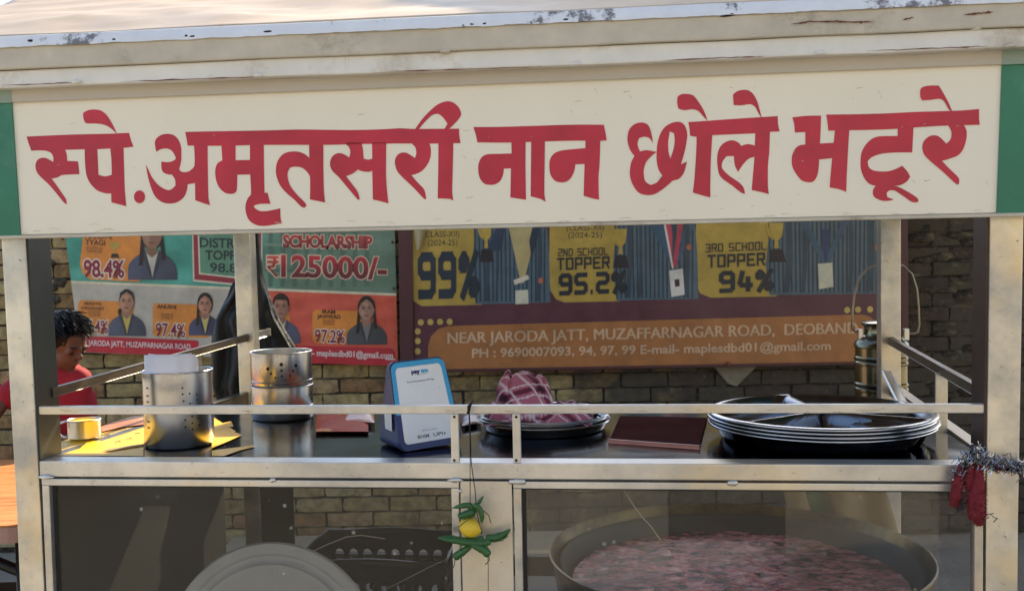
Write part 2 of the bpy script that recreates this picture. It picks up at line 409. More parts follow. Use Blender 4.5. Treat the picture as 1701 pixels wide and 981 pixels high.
# ------------------------------------------------------------------ flat print helper
_tc = {}
def text_geo(s, bold=0.):
    k = (s, bold)
    if k in _tc: return _tc[k]
    cu = bpy.data.curves.new('t', 'FONT'); cu.body = s; cu.size = 1; cu.offset = bold; cu.resolution_u = 3
    o = bpy.data.objects.new('t', cu); COL.objects.link(o)
    bpy.context.view_layer.update()
    me = bpy.data.meshes.new_from_object(o.evaluated_get(bpy.context.evaluated_depsgraph_get()))
    vs = [(v.co.x, v.co.y) for v in me.vertices]; fs = [tuple(p.vertices) for p in me.polygons]
    bpy.data.objects.remove(o); bpy.data.curves.remove(cu); bpy.data.meshes.remove(me)
    _tc[k] = (vs, fs); return vs, fs
_H = max(v[1] for v in text_geo('H')[0])
BLK = {  # block letters on a 4 x 6 grid, strokes as poly-lines
 '2': [[(0,6),(4,6),(4,3),(0,3),(0,0),(4,0)]], '3': [[(0,6),(4,6),(4,0),(0,0)], [(1,3),(4,3)]], '9': [[(4,3),(0,3),(0,6),(4,6),(4,0),(0,0)]],
 '5': [[(4,6),(0,6),(0,3),(4,3),(4,0),(0,0)]], '4': [[(1,6),(0,1.6),(4,1.6)], [(3,4),(3,0)]], 'T': [[(0,6),(4,6)], [(2,6),(2,0)]],
 'O': [[(0,0),(0,6),(4,6),(4,0),(0,0)]], 'P': [[(0,0),(0,6),(4,6),(4,2.6),(0,2.6)]], 'E': [[(4,6),(0,6),(0,0),(4,0)], [(0,3),(3.2,3)]],
 'R': [[(0,0),(0,6),(4,6),(4,3),(0,3)], [(2.2,3),(4,0)]], 'N': [[(0,0),(0,6),(4,0),(4,6)]], 'D': [[(0,0),(0,6),(3.2,6),(4,5),(4,1),(3.2,0),(0,0)]],
 'S': [[(4,6),(0,6),(0,3),(4,3),(4,0),(0,0)]], 'C': [[(4,6),(0,6),(0,0),(4,0)]], 'H': [[(0,0),(0,6)], [(4,0),(4,6)], [(0,3),(4,3)]],
 'L': [[(0,6),(0,0),(4,0)]], '.': [[(0,0),(.2,0)]], '%': [[(0,4),(0,6),(1.8,6),(1.8,4),(0,4)], [(3.2,0),(3.2,2),(5,2),(5,0),(3.2,0)], [(4.6,6.3),(.6,-.4)]], ' ': []}
def block_geo(s, t=.62):
    vs = []; fs = []; x = 0.; chm = t > .7
    def cham(pl):
        if not chm: return pl
        o_ = [pl[0]]
        for a, b, c in zip(pl, pl[1:], pl[2:]):
            def tow(u, w):
                l = math.dist(u, w); k = min(.8, l*.4)/l; return (u[0]+(w[0]-u[0])*k, u[1]+(w[1]-u[1])*k)
            o_ += [tow(b, a), tow(b, c)]
        return o_+[pl[-1]]
    for ch in s:
        w = {'.': .3, '%': 5.2, ' ': 2.}.get(ch, 4.)
        for pl in BLK[ch]:
            pl = cham(pl)
            for a, b in zip(pl, pl[1:]):
                dx, dy = b[0]-a[0], b[1]-a[1]; l = math.hypot(dx, dy); dx /= l; dy /= l; e = t*(.42 if chm and l < 1.4 else .8 if chm else 1)
                nx, ny = -dy*t, dx*t
                A = (a[0]-dx*e, a[1]-dy*e); B = (b[0]+dx*e, b[1]+dy*e); i = len(vs); c = .25
                vs += [(x+A[0]+nx, A[1]+ny), (x+A[0]-nx, A[1]-ny), (x+B[0]-nx, B[1]-ny), (x+B[0]+nx, B[1]+ny)]
                fs.append((i, i+1, i+2, i+3))
        x += w+2.3
    vs = [(v[0]/6., v[1]/6.) for v in vs]
    return vs, fs
class Pr:
    sep = False; gid = 0; hold = False
    """flat printing collected on one surface; fn(px, py, layer) gives the place of a point"""
    def __init__(s, fn): s.fn = fn; s.V = []; s.F = []; s.C = []; s.k = 0
    def add(s, pts, faces, col, layer):
        b = len(s.V); s.k += 1; ly = layer + (s.k % 40)*.012
        if not hasattr(s, 'G'): s.G = []
        if not s.hold: s.gid += 1
        for p in pts:
            s.V.append(s.fn(p[0], p[1], ly)); s.C.append(col(p) if callable(col) else lin(col)); s.G.append(s.gid)
        s.F += [tuple(i+b for i in f) for f in faces]
    def poly(s, pts, col, layer=1, smooth=False, holes=()):
        if smooth: pts = smooth_line(pts)
        fl, tr = tess([pts]+list(holes)); s.add(fl, tr, col, layer)
    def grid(s, q, nx, ny, col, layer):     # quad patch q = TL, TR, BR, BL with a colour function of (a, b)
        pts = []; cols = []
        for j in range(ny+1):
            for i in range(nx+1):
                a, b = i/nx, j/ny
                x = (q[0][0]*(1-a)+q[1][0]*a)*(1-b)+(q[3][0]*(1-a)+q[2][0]*a)*b
                y = (q[0][1]*(1-a)+q[1][1]*a)*(1-b)+(q[3][1]*(1-a)+q[2][1]*a)*b
                pts.append((x, y)); cols.append(col(a, b))
        bb = len(s.V); s.k += 1
        for p, c in zip(pts, cols): s.V.append(s.fn(p[0], p[1], layer)); s.C.append(lin(c))
        for j in range(ny):
            for i in range(nx):
                k = bb+j*(nx+1)+i; s.F.append((k, k+1, k+nx+2, k+nx+1))
    def ell(s, cx, cy, rx, ry, col, layer=1, rot=0., n=20):
        c, d = math.cos(rot), math.sin(rot)
        s.poly([(cx+rx*math.cos(a)*c-ry*math.sin(a)*d, cy+rx*math.cos(a)*d+ry*math.sin(a)*c) for a in [2*math.pi*i/n for i in range(n)]], col, layer)
    def text(s, t, x0, y0, x1, y1, h, col, layer=3, bold=0., block=False, halo=None, halow=.05, t_=.62):
        was = s.hold; s.gid += (0 if was else 1); s.hold = True
        for pas in ((1, 0) if halo else (0,)):
            vs, fs = block_geo(t, t_) if block else text_geo(t, bold+(halow if pas else 0))
            ref = block_geo(t, t_)[0] if block else text_geo(t, bold)[0]
            xa = min(v[0] for v in ref); xb = max(v[0] for v in ref); hh = 1. if block else _H
            f = []
            for v in vs:
                k = (v[0]-xa)/(xb-xa); f.append((x0+k*(x1-x0), y0+k*(y1-y0)-v[1]/hh*h))
            if block:
                for qi, q in enumerate(fs): s.add([f[i] for i in q], [(0, 1, 2, 3)], col, layer+.03*qi); s.k -= 1
            else: s.add(f, fs, halo if pas else col, layer-(.5 if pas else 0))
        s.hold = was
    def rrect(s, x0, y0, x1, y1, r, col, layer=1, dy=0., tl=True, bl=True, tr=True, br=True):
        p = []
        def arc(cx, cy, a0, on, c):
            if on: p.extend([(cx+r*math.cos(math.radians(a0+k*22.5)), cy+r*math.sin(math.radians(a0+k*22.5))) for k in range(5)])
            else: p.append(c)
        arc(x0+r, y0+r, 180, tl, (x0, y0)); arc(x1-r, y0+r, 270, tr, (x1, y0)); arc(x1-r, y1-r, 0, br, (x1, y1)); arc(x0+r, y1-r, 90, bl, (x0, y1))
        s.poly([(a, b+(a-x0)/(x1-x0)*dy) for a, b in p], col, layer)
    def group(s): s.gid += 1; s.hold = True
    def end(s): s.hold = False
    def build_each(s, name, mat, parent=None):
        ids = sorted(set(s.G))
        for g_ in ids:
            ix = [i for i, q in enumerate(s.G) if q == g_]; mp = {i: k for k, i in enumerate(ix)}
            meshobj(name, [s.V[i] for i in ix], [tuple(mp[i] for i in f) for f in s.F if f[0] in mp], mat, parent, cols=[s.C[i] for i in ix])
    def build(s, name, mat, parent=None):
        return meshobj(name, s.V, s.F, mat, parent, cols=s.C)

# ================================================================== SETTING
def structure(o): o['kind'] = 'structure'; return o
bm = bmesh.new(); bmesh.ops.create_grid(bm, x_segments=80, y_segments=80, size=60)
for v in bm.verts: v.co.z = .01*noise.noise(v.co*.9)-.01
structure(bmobj('ground', bm, M['ground']))

# brick wall: about five metres beyond the camera
WY = 5.0
wall = thing('brick_wall', 'old yellowish brick wall with sooty joints behind the food cart', 'wall', (0, WY, 0))
CP = .0735; BP = .23
z0 = PY(950, 645, WY).z; z0 -= math.floor(z0/CP)*CP
xs0 = PY(953, 630, WY).x; xs1 = PY(925, 655, WY).x
kz = round((PY(950, 633, WY).z-z0)/CP-.5)
variants = []
for vi in range(8):
    nx, nz = 5, 3; vs = []; fs = []
    L, Hh = BP-.010, CP-.009
    rs = random.Random(vi)
    for j in range(nz+1):
        for i in range(nx+1):
            x = -L/2+L*i/nx; z = -Hh/2+Hh*j/nz
            e = (i in (0, nx)) + (j in (0, nz))
            y = -.012*(1-.25*e)+rs.uniform(-.002, .002) + (.005 if rs.random() < .10 else 0)
            if e: x += rs.uniform(-.003, .003); z += rs.uniform(-.0022, .0022)
            if e == 2: x *= .985; z *= .94
            vs.append((x, y, z))
    for j in range(nz):
        for i in range(nx):
            a = j*(nx+1)+i; fs.append((a, a+1, a+nx+2, a+nx+1))
    ring = list(range(0, nx+1)) + [j*(nx+1)+nx for j in range(1, nz+1)] + [nz*(nx+1)+i for i in range(nx-1, -1, -1)] + [j*(nx+1) for j in range(nz-1, 0, -1)]
    b = len(vs)
    for i in ring: vs.append((vs[i][0], .02, vs[i][2]))
    for k in range(len(ring)):
        k2 = (k+1) % len(ring); fs.append((ring[k], b+k, b+k2, ring[k2]))
    me = bpy.data.meshes.new('brick'); me.from_pydata(vs, [], fs); me.update(); me.materials.append(M['brick'])
    for p in me.polygons: p.use_smooth = True
    me.set_sharp_from_angle(angle=math.radians(45)); variants.append(me)
vis = [(0, 380, 34, 981), (58, 380, 116, 700), (60, 575, 420, 705), (515, 595, 1180, 705), (1150, 595, 1480, 690), (1492, 355, 1650, 780), (1682, 340, 1701, 981), (500, 800, 760, 905), (862, 805, 1130, 905)]
def project(P):
    d = Vector(P)-Vector((0, 0, CAMH)); k = d.dot(_f)
    return (CX+d.dot(_R)/k*F, CY-d.dot(_U)/k*F)
bricks = []
for r in range(0, 26):
    z = z0 + (r+.5)*CP - z0
    z = z0 - math.ceil(z0/CP)*CP + (r+.5)*CP
    if z < .03: continue
    rr = round((z-z0)/CP-.5); off = xs0 if (rr-kz) % 2 == 0 else xs1
    off = off % BP
    for c in range(-16, 16):
        x = off + (c+.5)*BP
        if abs(x) > 3.4: continue
        px, py = project((x, WY, z)); sc = 0
        for (a, b_, c_, d_) in vis:
            if a-42 < px < c_+42 and b_-14 < py < d_+14: sc = 2
        if not sc and 0 < px < 1701 and 300 < py < 981: sc = 1
        bricks.append((-sc, abs(py-600)+abs(px-850)*.3, x, z))
bricks.sort()
print('bricks total', len(bricks), 'visible', sum(1 for b in bricks if b[0] == -2))
for i, (s_, _, x, z) in enumerate(bricks[:300]):
    o = bpy.data.objects.new('brick', variants[random.randrange(8)]); COL.objects.link(o); o.parent = wall
    rough = .006 if x > 1.7 else .002
    o.location = (x+random.uniform(-.003, .003), random.uniform(-rough, rough*1.5), z+random.uniform(-.0015, .0015))
    o.rotation_euler = (random.uniform(-.01, .01), random.uniform(-.01, .01), random.uniform(-.01, .01))
geos = []
for (s_, _, x, z) in bricks[300:]:
    me = variants[random.randrange(8)]; dy = random.uniform(-.003, .003)
    geos.append(([(v.co.x+x, v.co.y+dy, v.co.z+z) for v in me.vertices], [tuple(p.vertices) for p in me.polygons]))
o = multi('brick_courses', geos, M['brick'], wall, False); o['kind'] = 'stuff'
# mortar bed, rough and recessed
nx, nz = 240, 70; vs = []; fs = []
for j in range(nz+1):
    for i in range(nx+1):
        x = -3.5+7*i/nx; z = 1.88*j/nz
        vs.append((x, .001+.007*noise.noise(Vector((x*14, z*14, 0)))+(.006*noise.noise(Vector((x*30, z*30, 3))) if x > 1.2 else 0), z))
for j in range(nz):
    for i in range(nx):
        a = j*(nx+1)+i; fs.append((a, a+1, a+nx+2, a+nx+1))
meshobj('mortar', vs, fs, M['mortar'], wall, True)
box('wall_core', -3.5, 3.5, .02, .22, 0, 1.885, M['mortar'], wall, 0)
box('coping', -3.55, 3.55, -.03, .26, 1.885, 1.93, M['plaster'], wall, .01)
def lump(px, py, rx, rz, seed, th=.02, pts=None):
    c = PY(px, py, WY); bm = bmesh.new(); bmesh.ops.create_uvsphere(bm, u_segments=20, v_segments=10, radius=1)
    for v in bm.verts:
        n = noise.noise(Vector((v.co.x*1.7+seed, v.co.y, v.co.z*1.7)))*.45+1
        v.co = Vector((v.co.x*rx*n, v.co.y*th, v.co.z*rz*n))
    return bmobj('mortar_lump', bm, M['mortar'], wall, True, (c.x, -.010, c.z))
cq = [PY(a, b, WY) for a, b in ((1686, 888), (1716, 886), (1717, 906), (1688, 908))]
slab('paper_scrap', [(p.x, p.z) for p in cq], -.022, -.0205, M['paper'], wall, 0)
for (a, b, c_, d_) in ((1689, 896, 1714, 893), (1694, 890, 1691, 905), (1701, 889, 1698, 906), (1690, 902, 1713, 900)):
    P_, Q_ = PY(a, b, WY), PY(c_, d_, WY); bar('scrap_mark', (P_.x, -.0235, P_.z), (Q_.x, -.0235, Q_.z), .002, .004, M['gap'], wall, 0)
# remains of plaster and lumps of mortar on the right part
o = slab('plaster_patch', [(p.x, p.z) for p in [PY(a, b, WY) for a, b in ((1183, 606), (1256, 606), (1236, 626), (1222, 640), (1208, 636), (1196, 622))]], -.028, -.008, M['plaster'], wall, .003)
for i in range(34):
    lump(random.uniform(1505, 1640), random.uniform(380, 680), random.uniform(.03, .08), random.uniform(.010, .024), i, .009)
for i in range(7):
    lump(random.uniform(62, 105), random.uniform(395, 500), random.uniform(.02, .05), random.uniform(.012, .025), i+40, .014)

kerb = box('wall_plinth', -1.4, .9, WY-.34, WY-.013, -.02, .055, M['plinth'], None, .012); structure(kerb); kerb.name = 'pavement'
# ================================================================== BANNERS
LB = thing('vinyl_banner', 'teal, grey and orange school results banner on the left half of the wall', 'banner', (0, WY-.06, 0))
LBY = WY-.06
def lfn(px, py, ly):
    p = PY(px, py, LBY); 
    return (p.x, -.0008*ly, p.z)
pr = Pr(lfn)

def edgeL(y): return 108+(y-388)*(133-108)/197.
def edgeR(y): return 656+(y-385)*5/218.
def rowq(ya0, ya1, yb0, yb1, nx, ny, col, ly=0):
    pr.grid([(edgeL(ya0), ya0), (edgeR(ya1), ya1), (edgeR(yb1), yb1), (edgeL(yb0), yb0)], nx, ny, col, ly)
rs = random.Random(4)
def teal(a, b):
    k = min(1, max(0, (a-.45)/.25)); n = noise.noise(Vector((a*9, b*7, 1)))*14
    s = 10*math.sin((a*1.2+b*.8)*18)*(1-k)
    c0 = (70, 160, 138); c1 = (104, 134, 112)
    return tuple(max(0, min(255, c0[i]*(1-k)+c1[i]*k+n+s)) for i in range(3))
rowq(306, 310, 467, 488, 60, 24, teal)
rowq(466, 487, 470, 491, 20, 1, lambda a, b: (226, 214, 178), 1)
def low(a, b):
    if a < .488: return (196-8*b, 188-8*b, 168-6*b)
    n = 8*math.sin((a*1.3+b)*22)
    return (222+n, 92+n, 70+n)
rowq(470, 491, 585, 603, 82, 16, low)
def band(a, b): return (198, 38, 56)
pr.rrect(edgeL(557), 557, 330, 584, 3, (200, 36, 56), 2, 8, False, False, True, True)
pr.rrect(480, 573, 657, 602, 10, (200, 40, 56), 2, 5, True, True, True, False)
pr.build('vinyl_sheet', M['print'], LB); 
def portrait(name, fn, cx, cy, s, jacket, skin, hair='braids', shirt=(206, 196, 140), wide=1., stripes=None, tie=None, parent=None):
    """cx, cy = chin; s = face height in pixels"""
    p = Pr(fn); w = s*.36
    def sh(c, x0=cx, wd=s*.8, lo=.78, hi=1.08):
        return lambda q: lin(tuple(min(255, v*(hi+(lo-hi)*max(0, min(1, (q[0]-x0)/wd*.5+.5)))) for v in c))
    p.poly([(cx-.95*s*wide, cy+1.3*s), (cx-.93*s*wide, cy+.75*s), (cx-.72*s*wide, cy+.45*s), (cx-.28*s, cy+.2*s), (cx+.28*s, cy+.2*s), (cx+.72*s*wide, cy+.45*s), (cx+.95*s*wide, cy+.8*s), (cx+1.0*s*wide, cy+1.3*s)], sh(jacket, cx, s*1.6, .7, 1.15), 4, True)
    if stripes:
        for i in range(-9, 10):
            x = cx+i*.1*s*wide
            p.poly([(x, cy+.3*s+abs(i)*.035*s), (x+.03*s, cy+.3*s+abs(i)*.035*s), (x+.035*s, cy+1.28*s), (x+.005*s, cy+1.28*s)], stripes, 4.6)
    dk = tuple(c*.72 for c in jacket)
    p.poly([(cx-.26*s, cy+.16*s), (cx+.26*s, cy+.16*s), (cx+.12*s, cy+.8*s), (cx+.03*s, cy+1.25*s), (cx-.06*s, cy+.85*s)], shirt, 5.2)
    p.poly([(cx-.26*s, cy+.12*s), (cx-.42*s, cy+.26*s), (cx-.2*s, cy+.8*s), (cx-.01*s, cy+1.28*s), (cx-.08*s, cy+.8*s)], dk, 5.8)
    p.poly([(cx+.26*s, cy+.12*s), (cx+.42*s, cy+.26*s), (cx+.24*s, cy+.8*s), (cx+.01*s, cy+1.28*s), (cx+.1*s, cy+.8*s)], dk, 5.8)
    sk2 = tuple(c*.82 for c in skin)
    if hair == 'braids':
        p.ell(cx, cy-.52*s, w*1.25, s*.64, (30, 26, 28), 4.9)
        p.poly([(cx-w*1.2, cy-.5*s), (cx-w*.8, cy-.3*s), (cx-w*1.0, cy+.7*s), (cx-w*1.45, cy+.75*s)], (28, 25, 28), 6.2)
        if wide > .99: p.poly([(cx+w*1.2, cy-.5*s), (cx+w*.85, cy-.3*s), (cx+w*1.1, cy+.5*s), (cx+w*1.5, cy+.5*s)], (28, 25, 28), 6.2)
    elif hair == 'tied':
        p.ell(cx, cy-.52*s, w*1.12, s*.62, (34, 28, 28), 4.9); p.ell(cx-w*1.0, cy+.05*s, w*.28, s*.18, (34, 28, 28), 5)
    else:
        p.ell(cx, cy-.66*s, w*1.14, s*.5, (28, 26, 28), 4.9)
    p.poly([(cx-.18*s, cy-.2*s), (cx+.18*s, cy-.2*s), (cx+.22*s, cy+.24*s), (cx, cy+.42*s), (cx-.22*s, cy+.24*s)], sk2, 6.4)
    p.ell(cx-w*.98, cy-.42*s, w*.14, s*.12, sk2, 6.6); p.ell(cx+w*.98, cy-.42*s, w*.14, s*.12, sk2, 6.6)
    p.poly([(cx-w, cy-.5*s), (cx-w*.92, cy-.2*s), (cx-w*.5, cy+.0*s), (cx, cy+.06*s), (cx+w*.5, cy), (cx+w*.92, cy-.2*s), (cx+w, cy-.5*s), (cx+w*.8, cy-.84*s), (cx, cy-.98*s), (cx-w*.8, cy-.84*s)], sh(skin, cx, w*1.8), 7, True)
    p.ell(cx-w*.1, cy-.72*s, w*.4, s*.1, tuple(min(255, c*1.06) for c in skin), 7.3); p.ell(cx-w*.5, cy-.32*s, w*.25, s*.1, tuple(min(255, c*1.05) for c in skin), 7.3)
    hc = (30, 26, 28)
    if hair == 'short': p.poly([(cx-w*1.06, cy-.55*s), (cx-w*.9, cy-1.0*s), (cx, cy-1.16*s), (cx+w*.9, cy-1.0*s), (cx+w*1.06, cy-.55*s), (cx+w*.75, cy-.82*s), (cx-w*.7, cy-.84*s)], hc, 7.6)
    else: p.poly([(cx-w*1.1, cy-.5*s), (cx-w*.95, cy-.95*s), (cx, cy-1.14*s), (cx+w*.95, cy-.95*s), (cx+w*1.1, cy-.5*s), (cx+w*.7, cy-.8*s), (cx, cy-.98*s), (cx-w*.7, cy-.8*s)], hc, 7.6)
    for q in (-1, 1):
        p.ell(cx+q*w*.42, cy-.54*s, w*.3, s*.07, tuple(c*.84 for c in skin), 7.5); p.ell(cx+q*w*.42, cy-.52*s, w*.17, s*.03, (48, 36, 32), 7.8); p.ell(cx+q*w*.44, cy-.62*s, w*.25, s*.016, (70, 50, 42), 7.8)
    p.poly([(cx-w*.08, cy-.5*s), (cx+w*.08, cy-.5*s), (cx+w*.2, cy-.3*s), (cx-w*.2, cy-.3*s)], tuple(c*.9 for c in skin), 7.8)
    p.ell(cx, cy-.16*s, w*.34, s*.035, (134, 66, 66), 7.9)
    if tie: p.poly([(cx-.06*s, cy+.3*s), (cx+.06*s, cy+.3*s), (cx+.09*s, cy+.75*s), (cx, cy+.9*s), (cx-.09*s, cy+.75*s)], tie, 8)
    return p.build('portrait', M['print'], parent)
J = (78, 84, 104)
portrait('p', lfn, 253, 410, 42, J, (158, 118, 92), 'braids', (196, 192, 172), 1.0, parent=LB)
portrait('p', lfn, 211, 516, 32, (84, 90, 108), (196, 144, 112), 'tied', (212, 186, 88), 1.0, parent=LB)
portrait('p', lfn, 341, 519, 29, (72, 78, 104), (200, 142, 114), 'braids', (206, 190, 110), .98, parent=LB)
portrait('p', lfn, 467, 526, 34, (102, 108, 134), (176, 124, 100), 'short', (216, 208, 160), .95, tie=(34, 34, 58), parent=LB)
portrait('p', lfn, 609, 529, 33, (74, 80, 84), (184, 138, 114), 'braids', (120, 116, 116), 1.05, parent=LB)
pp = Pr(lfn); OR = (228, 142, 58)
pp.poly([(138, 340), (252, 340), (232, 468), (150, 464), (138, 455), (133, 440), (137, 400)], OR, 2, False)
pp.rrect(130, 498, 222, 553, 7, OR, 2, 3); pp.rrect(254, 503, 348, 558, 7, OR, 2, 3); pp.rrect(519, 514, 610, 569, 8, OR, 2, 3)
pp.poly([(425, 510), (478, 512), (482, 530), (480, 560), (425, 560)], OR, 2, True)
pp.poly([(318, 330), (436, 335), (436, 478), (321, 467)], (226, 214, 188), 2); pp.poly([(320, 332), (434, 337), (434, 475), (323, 464)], (150, 48, 58), 2.4)
pp.poly([(327, 339), (426, 343), (427, 466), (331, 455)], (226, 214, 188), 2.6); pp.poly([(329, 341), (424, 345), (425, 463), (333, 453)], (92, 142, 112), 2.8)
for (x, y, s) in ((191, 415, 1.),):
    GD = (192, 162, 70); pp.group()
    pp.poly([(x-7, y-13), (x+7, y-13), (x+5, y-3), (x+1, y+1), (x+1, y+6), (x-1, y+6), (x-1, y+1), (x-5, y-3)], GD, 4); pp.poly([(x-7, y+13), (x-5, y+6), (x+5, y+6), (x+8, y+13)], (44, 36, 40), 4)
    for q in (-1, 1): pp.poly([(x+q*6, y-11), (x+q*9, y-11), (x+q*8, y-5), (x+q*4, y-3), (x+q*6.5, y-6)][::q], GD, 4)
pp.end()
pp.poly([(640, 594), (657, 595), (657, 598), (640, 597)], (224, 200, 190), 4)
pp.ell(420, 384, 14, 10, (196, 52, 66), 2.9); pp.poly([(432, 456), (438, 456), (438, 474), (434, 472)], (120, 50, 60), 3)
pp.group()
# a faint building drawn behind the scholarship words
for i in range(9):
    x = 446+i*20
    pp.poly([(x, 386), (x+7, 386), (x+7, 476), (x, 476)], (86, 116, 98), 1.4)
pp.poly([(440, 446), (640, 452), (640, 456), (440, 450)], (84, 112, 96), 1.5); pp.poly([(440, 404), (560, 407), (560, 411), (440, 408)], (122, 148, 124), 1.5); pp.end()
pp.build_each('printed_panel', M['print'], LB)
tx = Pr(lfn); DK = (70, 40, 40); MR = (140, 34, 60); WH = (238, 226, 206)
tx.text('AARDHI', 141, 396, 186, 397, 10, DK, bold=.02); tx.text('TYAGI', 142, 406.5, 175, 407.5, 8.5, DK, bold=.02)
for (x0, y0, w) in ((143, 413, 28), (145, 418.5, 25), (147, 519, 20), (148, 524, 18), (268, 524, 20), (269, 529, 18), (536, 534, 20), (537, 539, 18)):
    tx.text('(CLASS-X)' if w % 10 in (8, 0) else '(2024-25)', x0, y0, x0+w, y0+1, 4, DK)
tx.text('98.4%', 139, 459, 207, 460.5, 27, MR, bold=.03, halo=WH)
tx.text('DISTRICT', 332, 410, 424, 412.5, 15, (34, 52, 56), bold=.03, halo=WH); tx.text('TOPPER', 341, 430.5, 416, 432, 14.5, (34, 52, 56), bold=.03, halo=WH)
tx.text('98.8%', 349, 451, 412, 453, 14.5, (34, 52, 56), bold=.02, halo=WH)
def gr(y0, y1, a, b):
    def f(p):
        k = max(0, min(1, (p[1]-y0)/(y1-y0))); return lin(tuple(a[i]*(1-k)+b[i]*k for i in range(3)))
    return f
PEACH = (238, 202, 170)
tx.text('SCHOLARSHIP', 470, 410, 619, 412, 19, gr(392, 412, (190, 64, 62), (124, 38, 50)), bold=.045, halo=PEACH)
tx.text('125000/-', 467, 458.5, 643, 463, 34, gr(424, 462, (202, 52, 62), (92, 30, 44)), bold=.03, halo=PEACH, halow=.03)
tx.group()
for (off, c, ly) in ((2.2, PEACH, 2.6), (0, None, 3.4)):
    col = c or gr(424, 462, (226, 82, 64), (92, 30, 44)); o_ = off
    for q in ([(444-o_, 425-o_), (463+o_, 425-o_), (463+o_, 429+o_), (444-o_, 429+o_)], [(444-o_, 433-o_), (463+o_, 433-o_), (463+o_, 437+o_), (444-o_, 437+o_)],
              [(444-o_, 441-o_), (456+o_, 441-o_), (456+o_, 444+o_), (449+o_, 445+o_), (463+o_, 459+o_*.5), (459, 460+o_), (444-o_, 444+o_)],
              [(452-o_*.3, 427), (458, 427), (460+o_, 434), (456+o_, 443), (450, 444), (455-o_, 434)]): tx.poly(q, col, ly)
tx.end()
tx.text('IRAM', 535, 520, 557, 521, 6, DK, bold=.03); tx.text('JAWWAD', 527, 528, 566, 529, 6, DK, bold=.03)
tx.text('ARADHYA', 140, 506, 169, 507, 5, DK, bold=.02); tx.text('CHOUDHARY', 135, 513.5, 174, 515, 5, DK, bold=.02); tx.text('ANUSHI', 261, 511.5, 293, 513, 6, DK, bold=.03)
tx.text('97.4%', 135, 551, 180, 553, 20, MR, bold=.02, halo=WH); tx.text('97.4%', 259, 557, 308, 559.5, 21, MR, bold=.02, halo=WH); tx.text('97.2%', 523, 567, 573, 569, 20, MR, bold=.02, halo=WH)
tx.text('NEAR JARODA JATT, MUZAFFARNAGAR ROAD,', 122, 572, 319, 580, 8.5, (240, 222, 214), bold=.02)
tx.text('E-mail- maplesdbd01@gmail.com', 489, 589, 653, 595, 9.5, (240, 216, 206), bold=.03)
tx.build_each('lettering', M['print'], LB)
for (x, y) in ((106, 397), (652, 402), (654, 479), (136, 580)):
    q = PY(x, y, LBY); bm = bmesh.new(); bmesh.ops.create_uvsphere(bm, u_segments=10, v_segments=6, radius=.007)
    bmobj('nail', bm, M['rust'], LB, True, (q.x, -.012, q.z))

RB = thing('framed_banner', 'maroon and yellow school toppers banner stretched on a board, right half of wall', 'banner', (0, WY-.09, 0))
RBY = WY-.09
def rfn(px, py, ly):
    p = PY(px, py, RBY); return (p.x, -.0008*ly, p.z)
rp = Pr(rfn)
def maro(a, b):
    n = 6*noise.noise(Vector((a*12, b*8, 2))); return (92+n, 50+n, 62+n)
rp.grid([(682, 300), (1500, 284), (1503, 602), (685, 616)], 30, 14, maro, 0)
def tanq(a, b): n = 8*noise.noise(Vector((a*16, b*3, 5))); return (190+n, 122+n, 62+n)
arc = [(712+34*math.cos(math.radians(t)), 576+34*math.sin(math.radians(t))) for t in (270, 247, 225, 202, 180)]
rp.poly([(745, 541), (1000, 534), (1250, 527), (1432, 522), (1446, 526), (1458, 538), (1463, 556), (1464, 602), (1000, 610), (712, 616), (711, 575), (716, 558), (728, 546)], (174, 114, 64), 1.5)
rp.build('vinyl_sheet', M['print'], RB)
YL = (186, 158, 72)
cards = Pr(rfn)
cards.poly([(679, 308), (810, 306), (800, 506), (700, 508), (688, 500), (680, 485), (678, 440)], YL, 2)
cards.poly([(914, 304), (1035, 302), (1029, 500), (938, 502), (924, 497), (914, 482), (912, 455)], YL, 2)
cards.poly([(1160, 300), (1300, 298), (1290, 492), (1180, 494), (1163, 487), (1154, 470), (1153, 440)], YL, 2)
for (x, y) in ((699, 535), (715, 534.5), (731, 534), (747, 534), (694, 550), (694, 566), (694, 583), (1407, 514.5), (1425, 514), (1445, 513.5)): cards.ell(x, y, 5, 5.2, (206, 178, 96), 3)
for (x, y, w) in ((808, 400, .9), (1031, 410, 1.), (1290, 400, 1.1)):
    GD = (188, 160, 72); cards.group()
    cards.poly([(x-12*w, y-30), (x+10*w, y-30), (x+8*w, y-8), (x+2*w, y-1), (x+3*w, y+12), (x-4*w, y+12), (x-3*w, y-1), (x-9*w, y-8)], GD, 6)
    cards.poly([(x-12*w, y+35), (x-9*w, y+14), (x+9*w, y+14), (x+14*w, y+35)], (36, 34, 44), 6)
    cards.poly([(x-18*w, y-26), (x-12*w, y-24), (x-9*w, y-8), (x-4*w, y), (x-13*w, y-8)], GD, 6); cards.end()
cards.build_each('printed_panel', M['print'], RB)
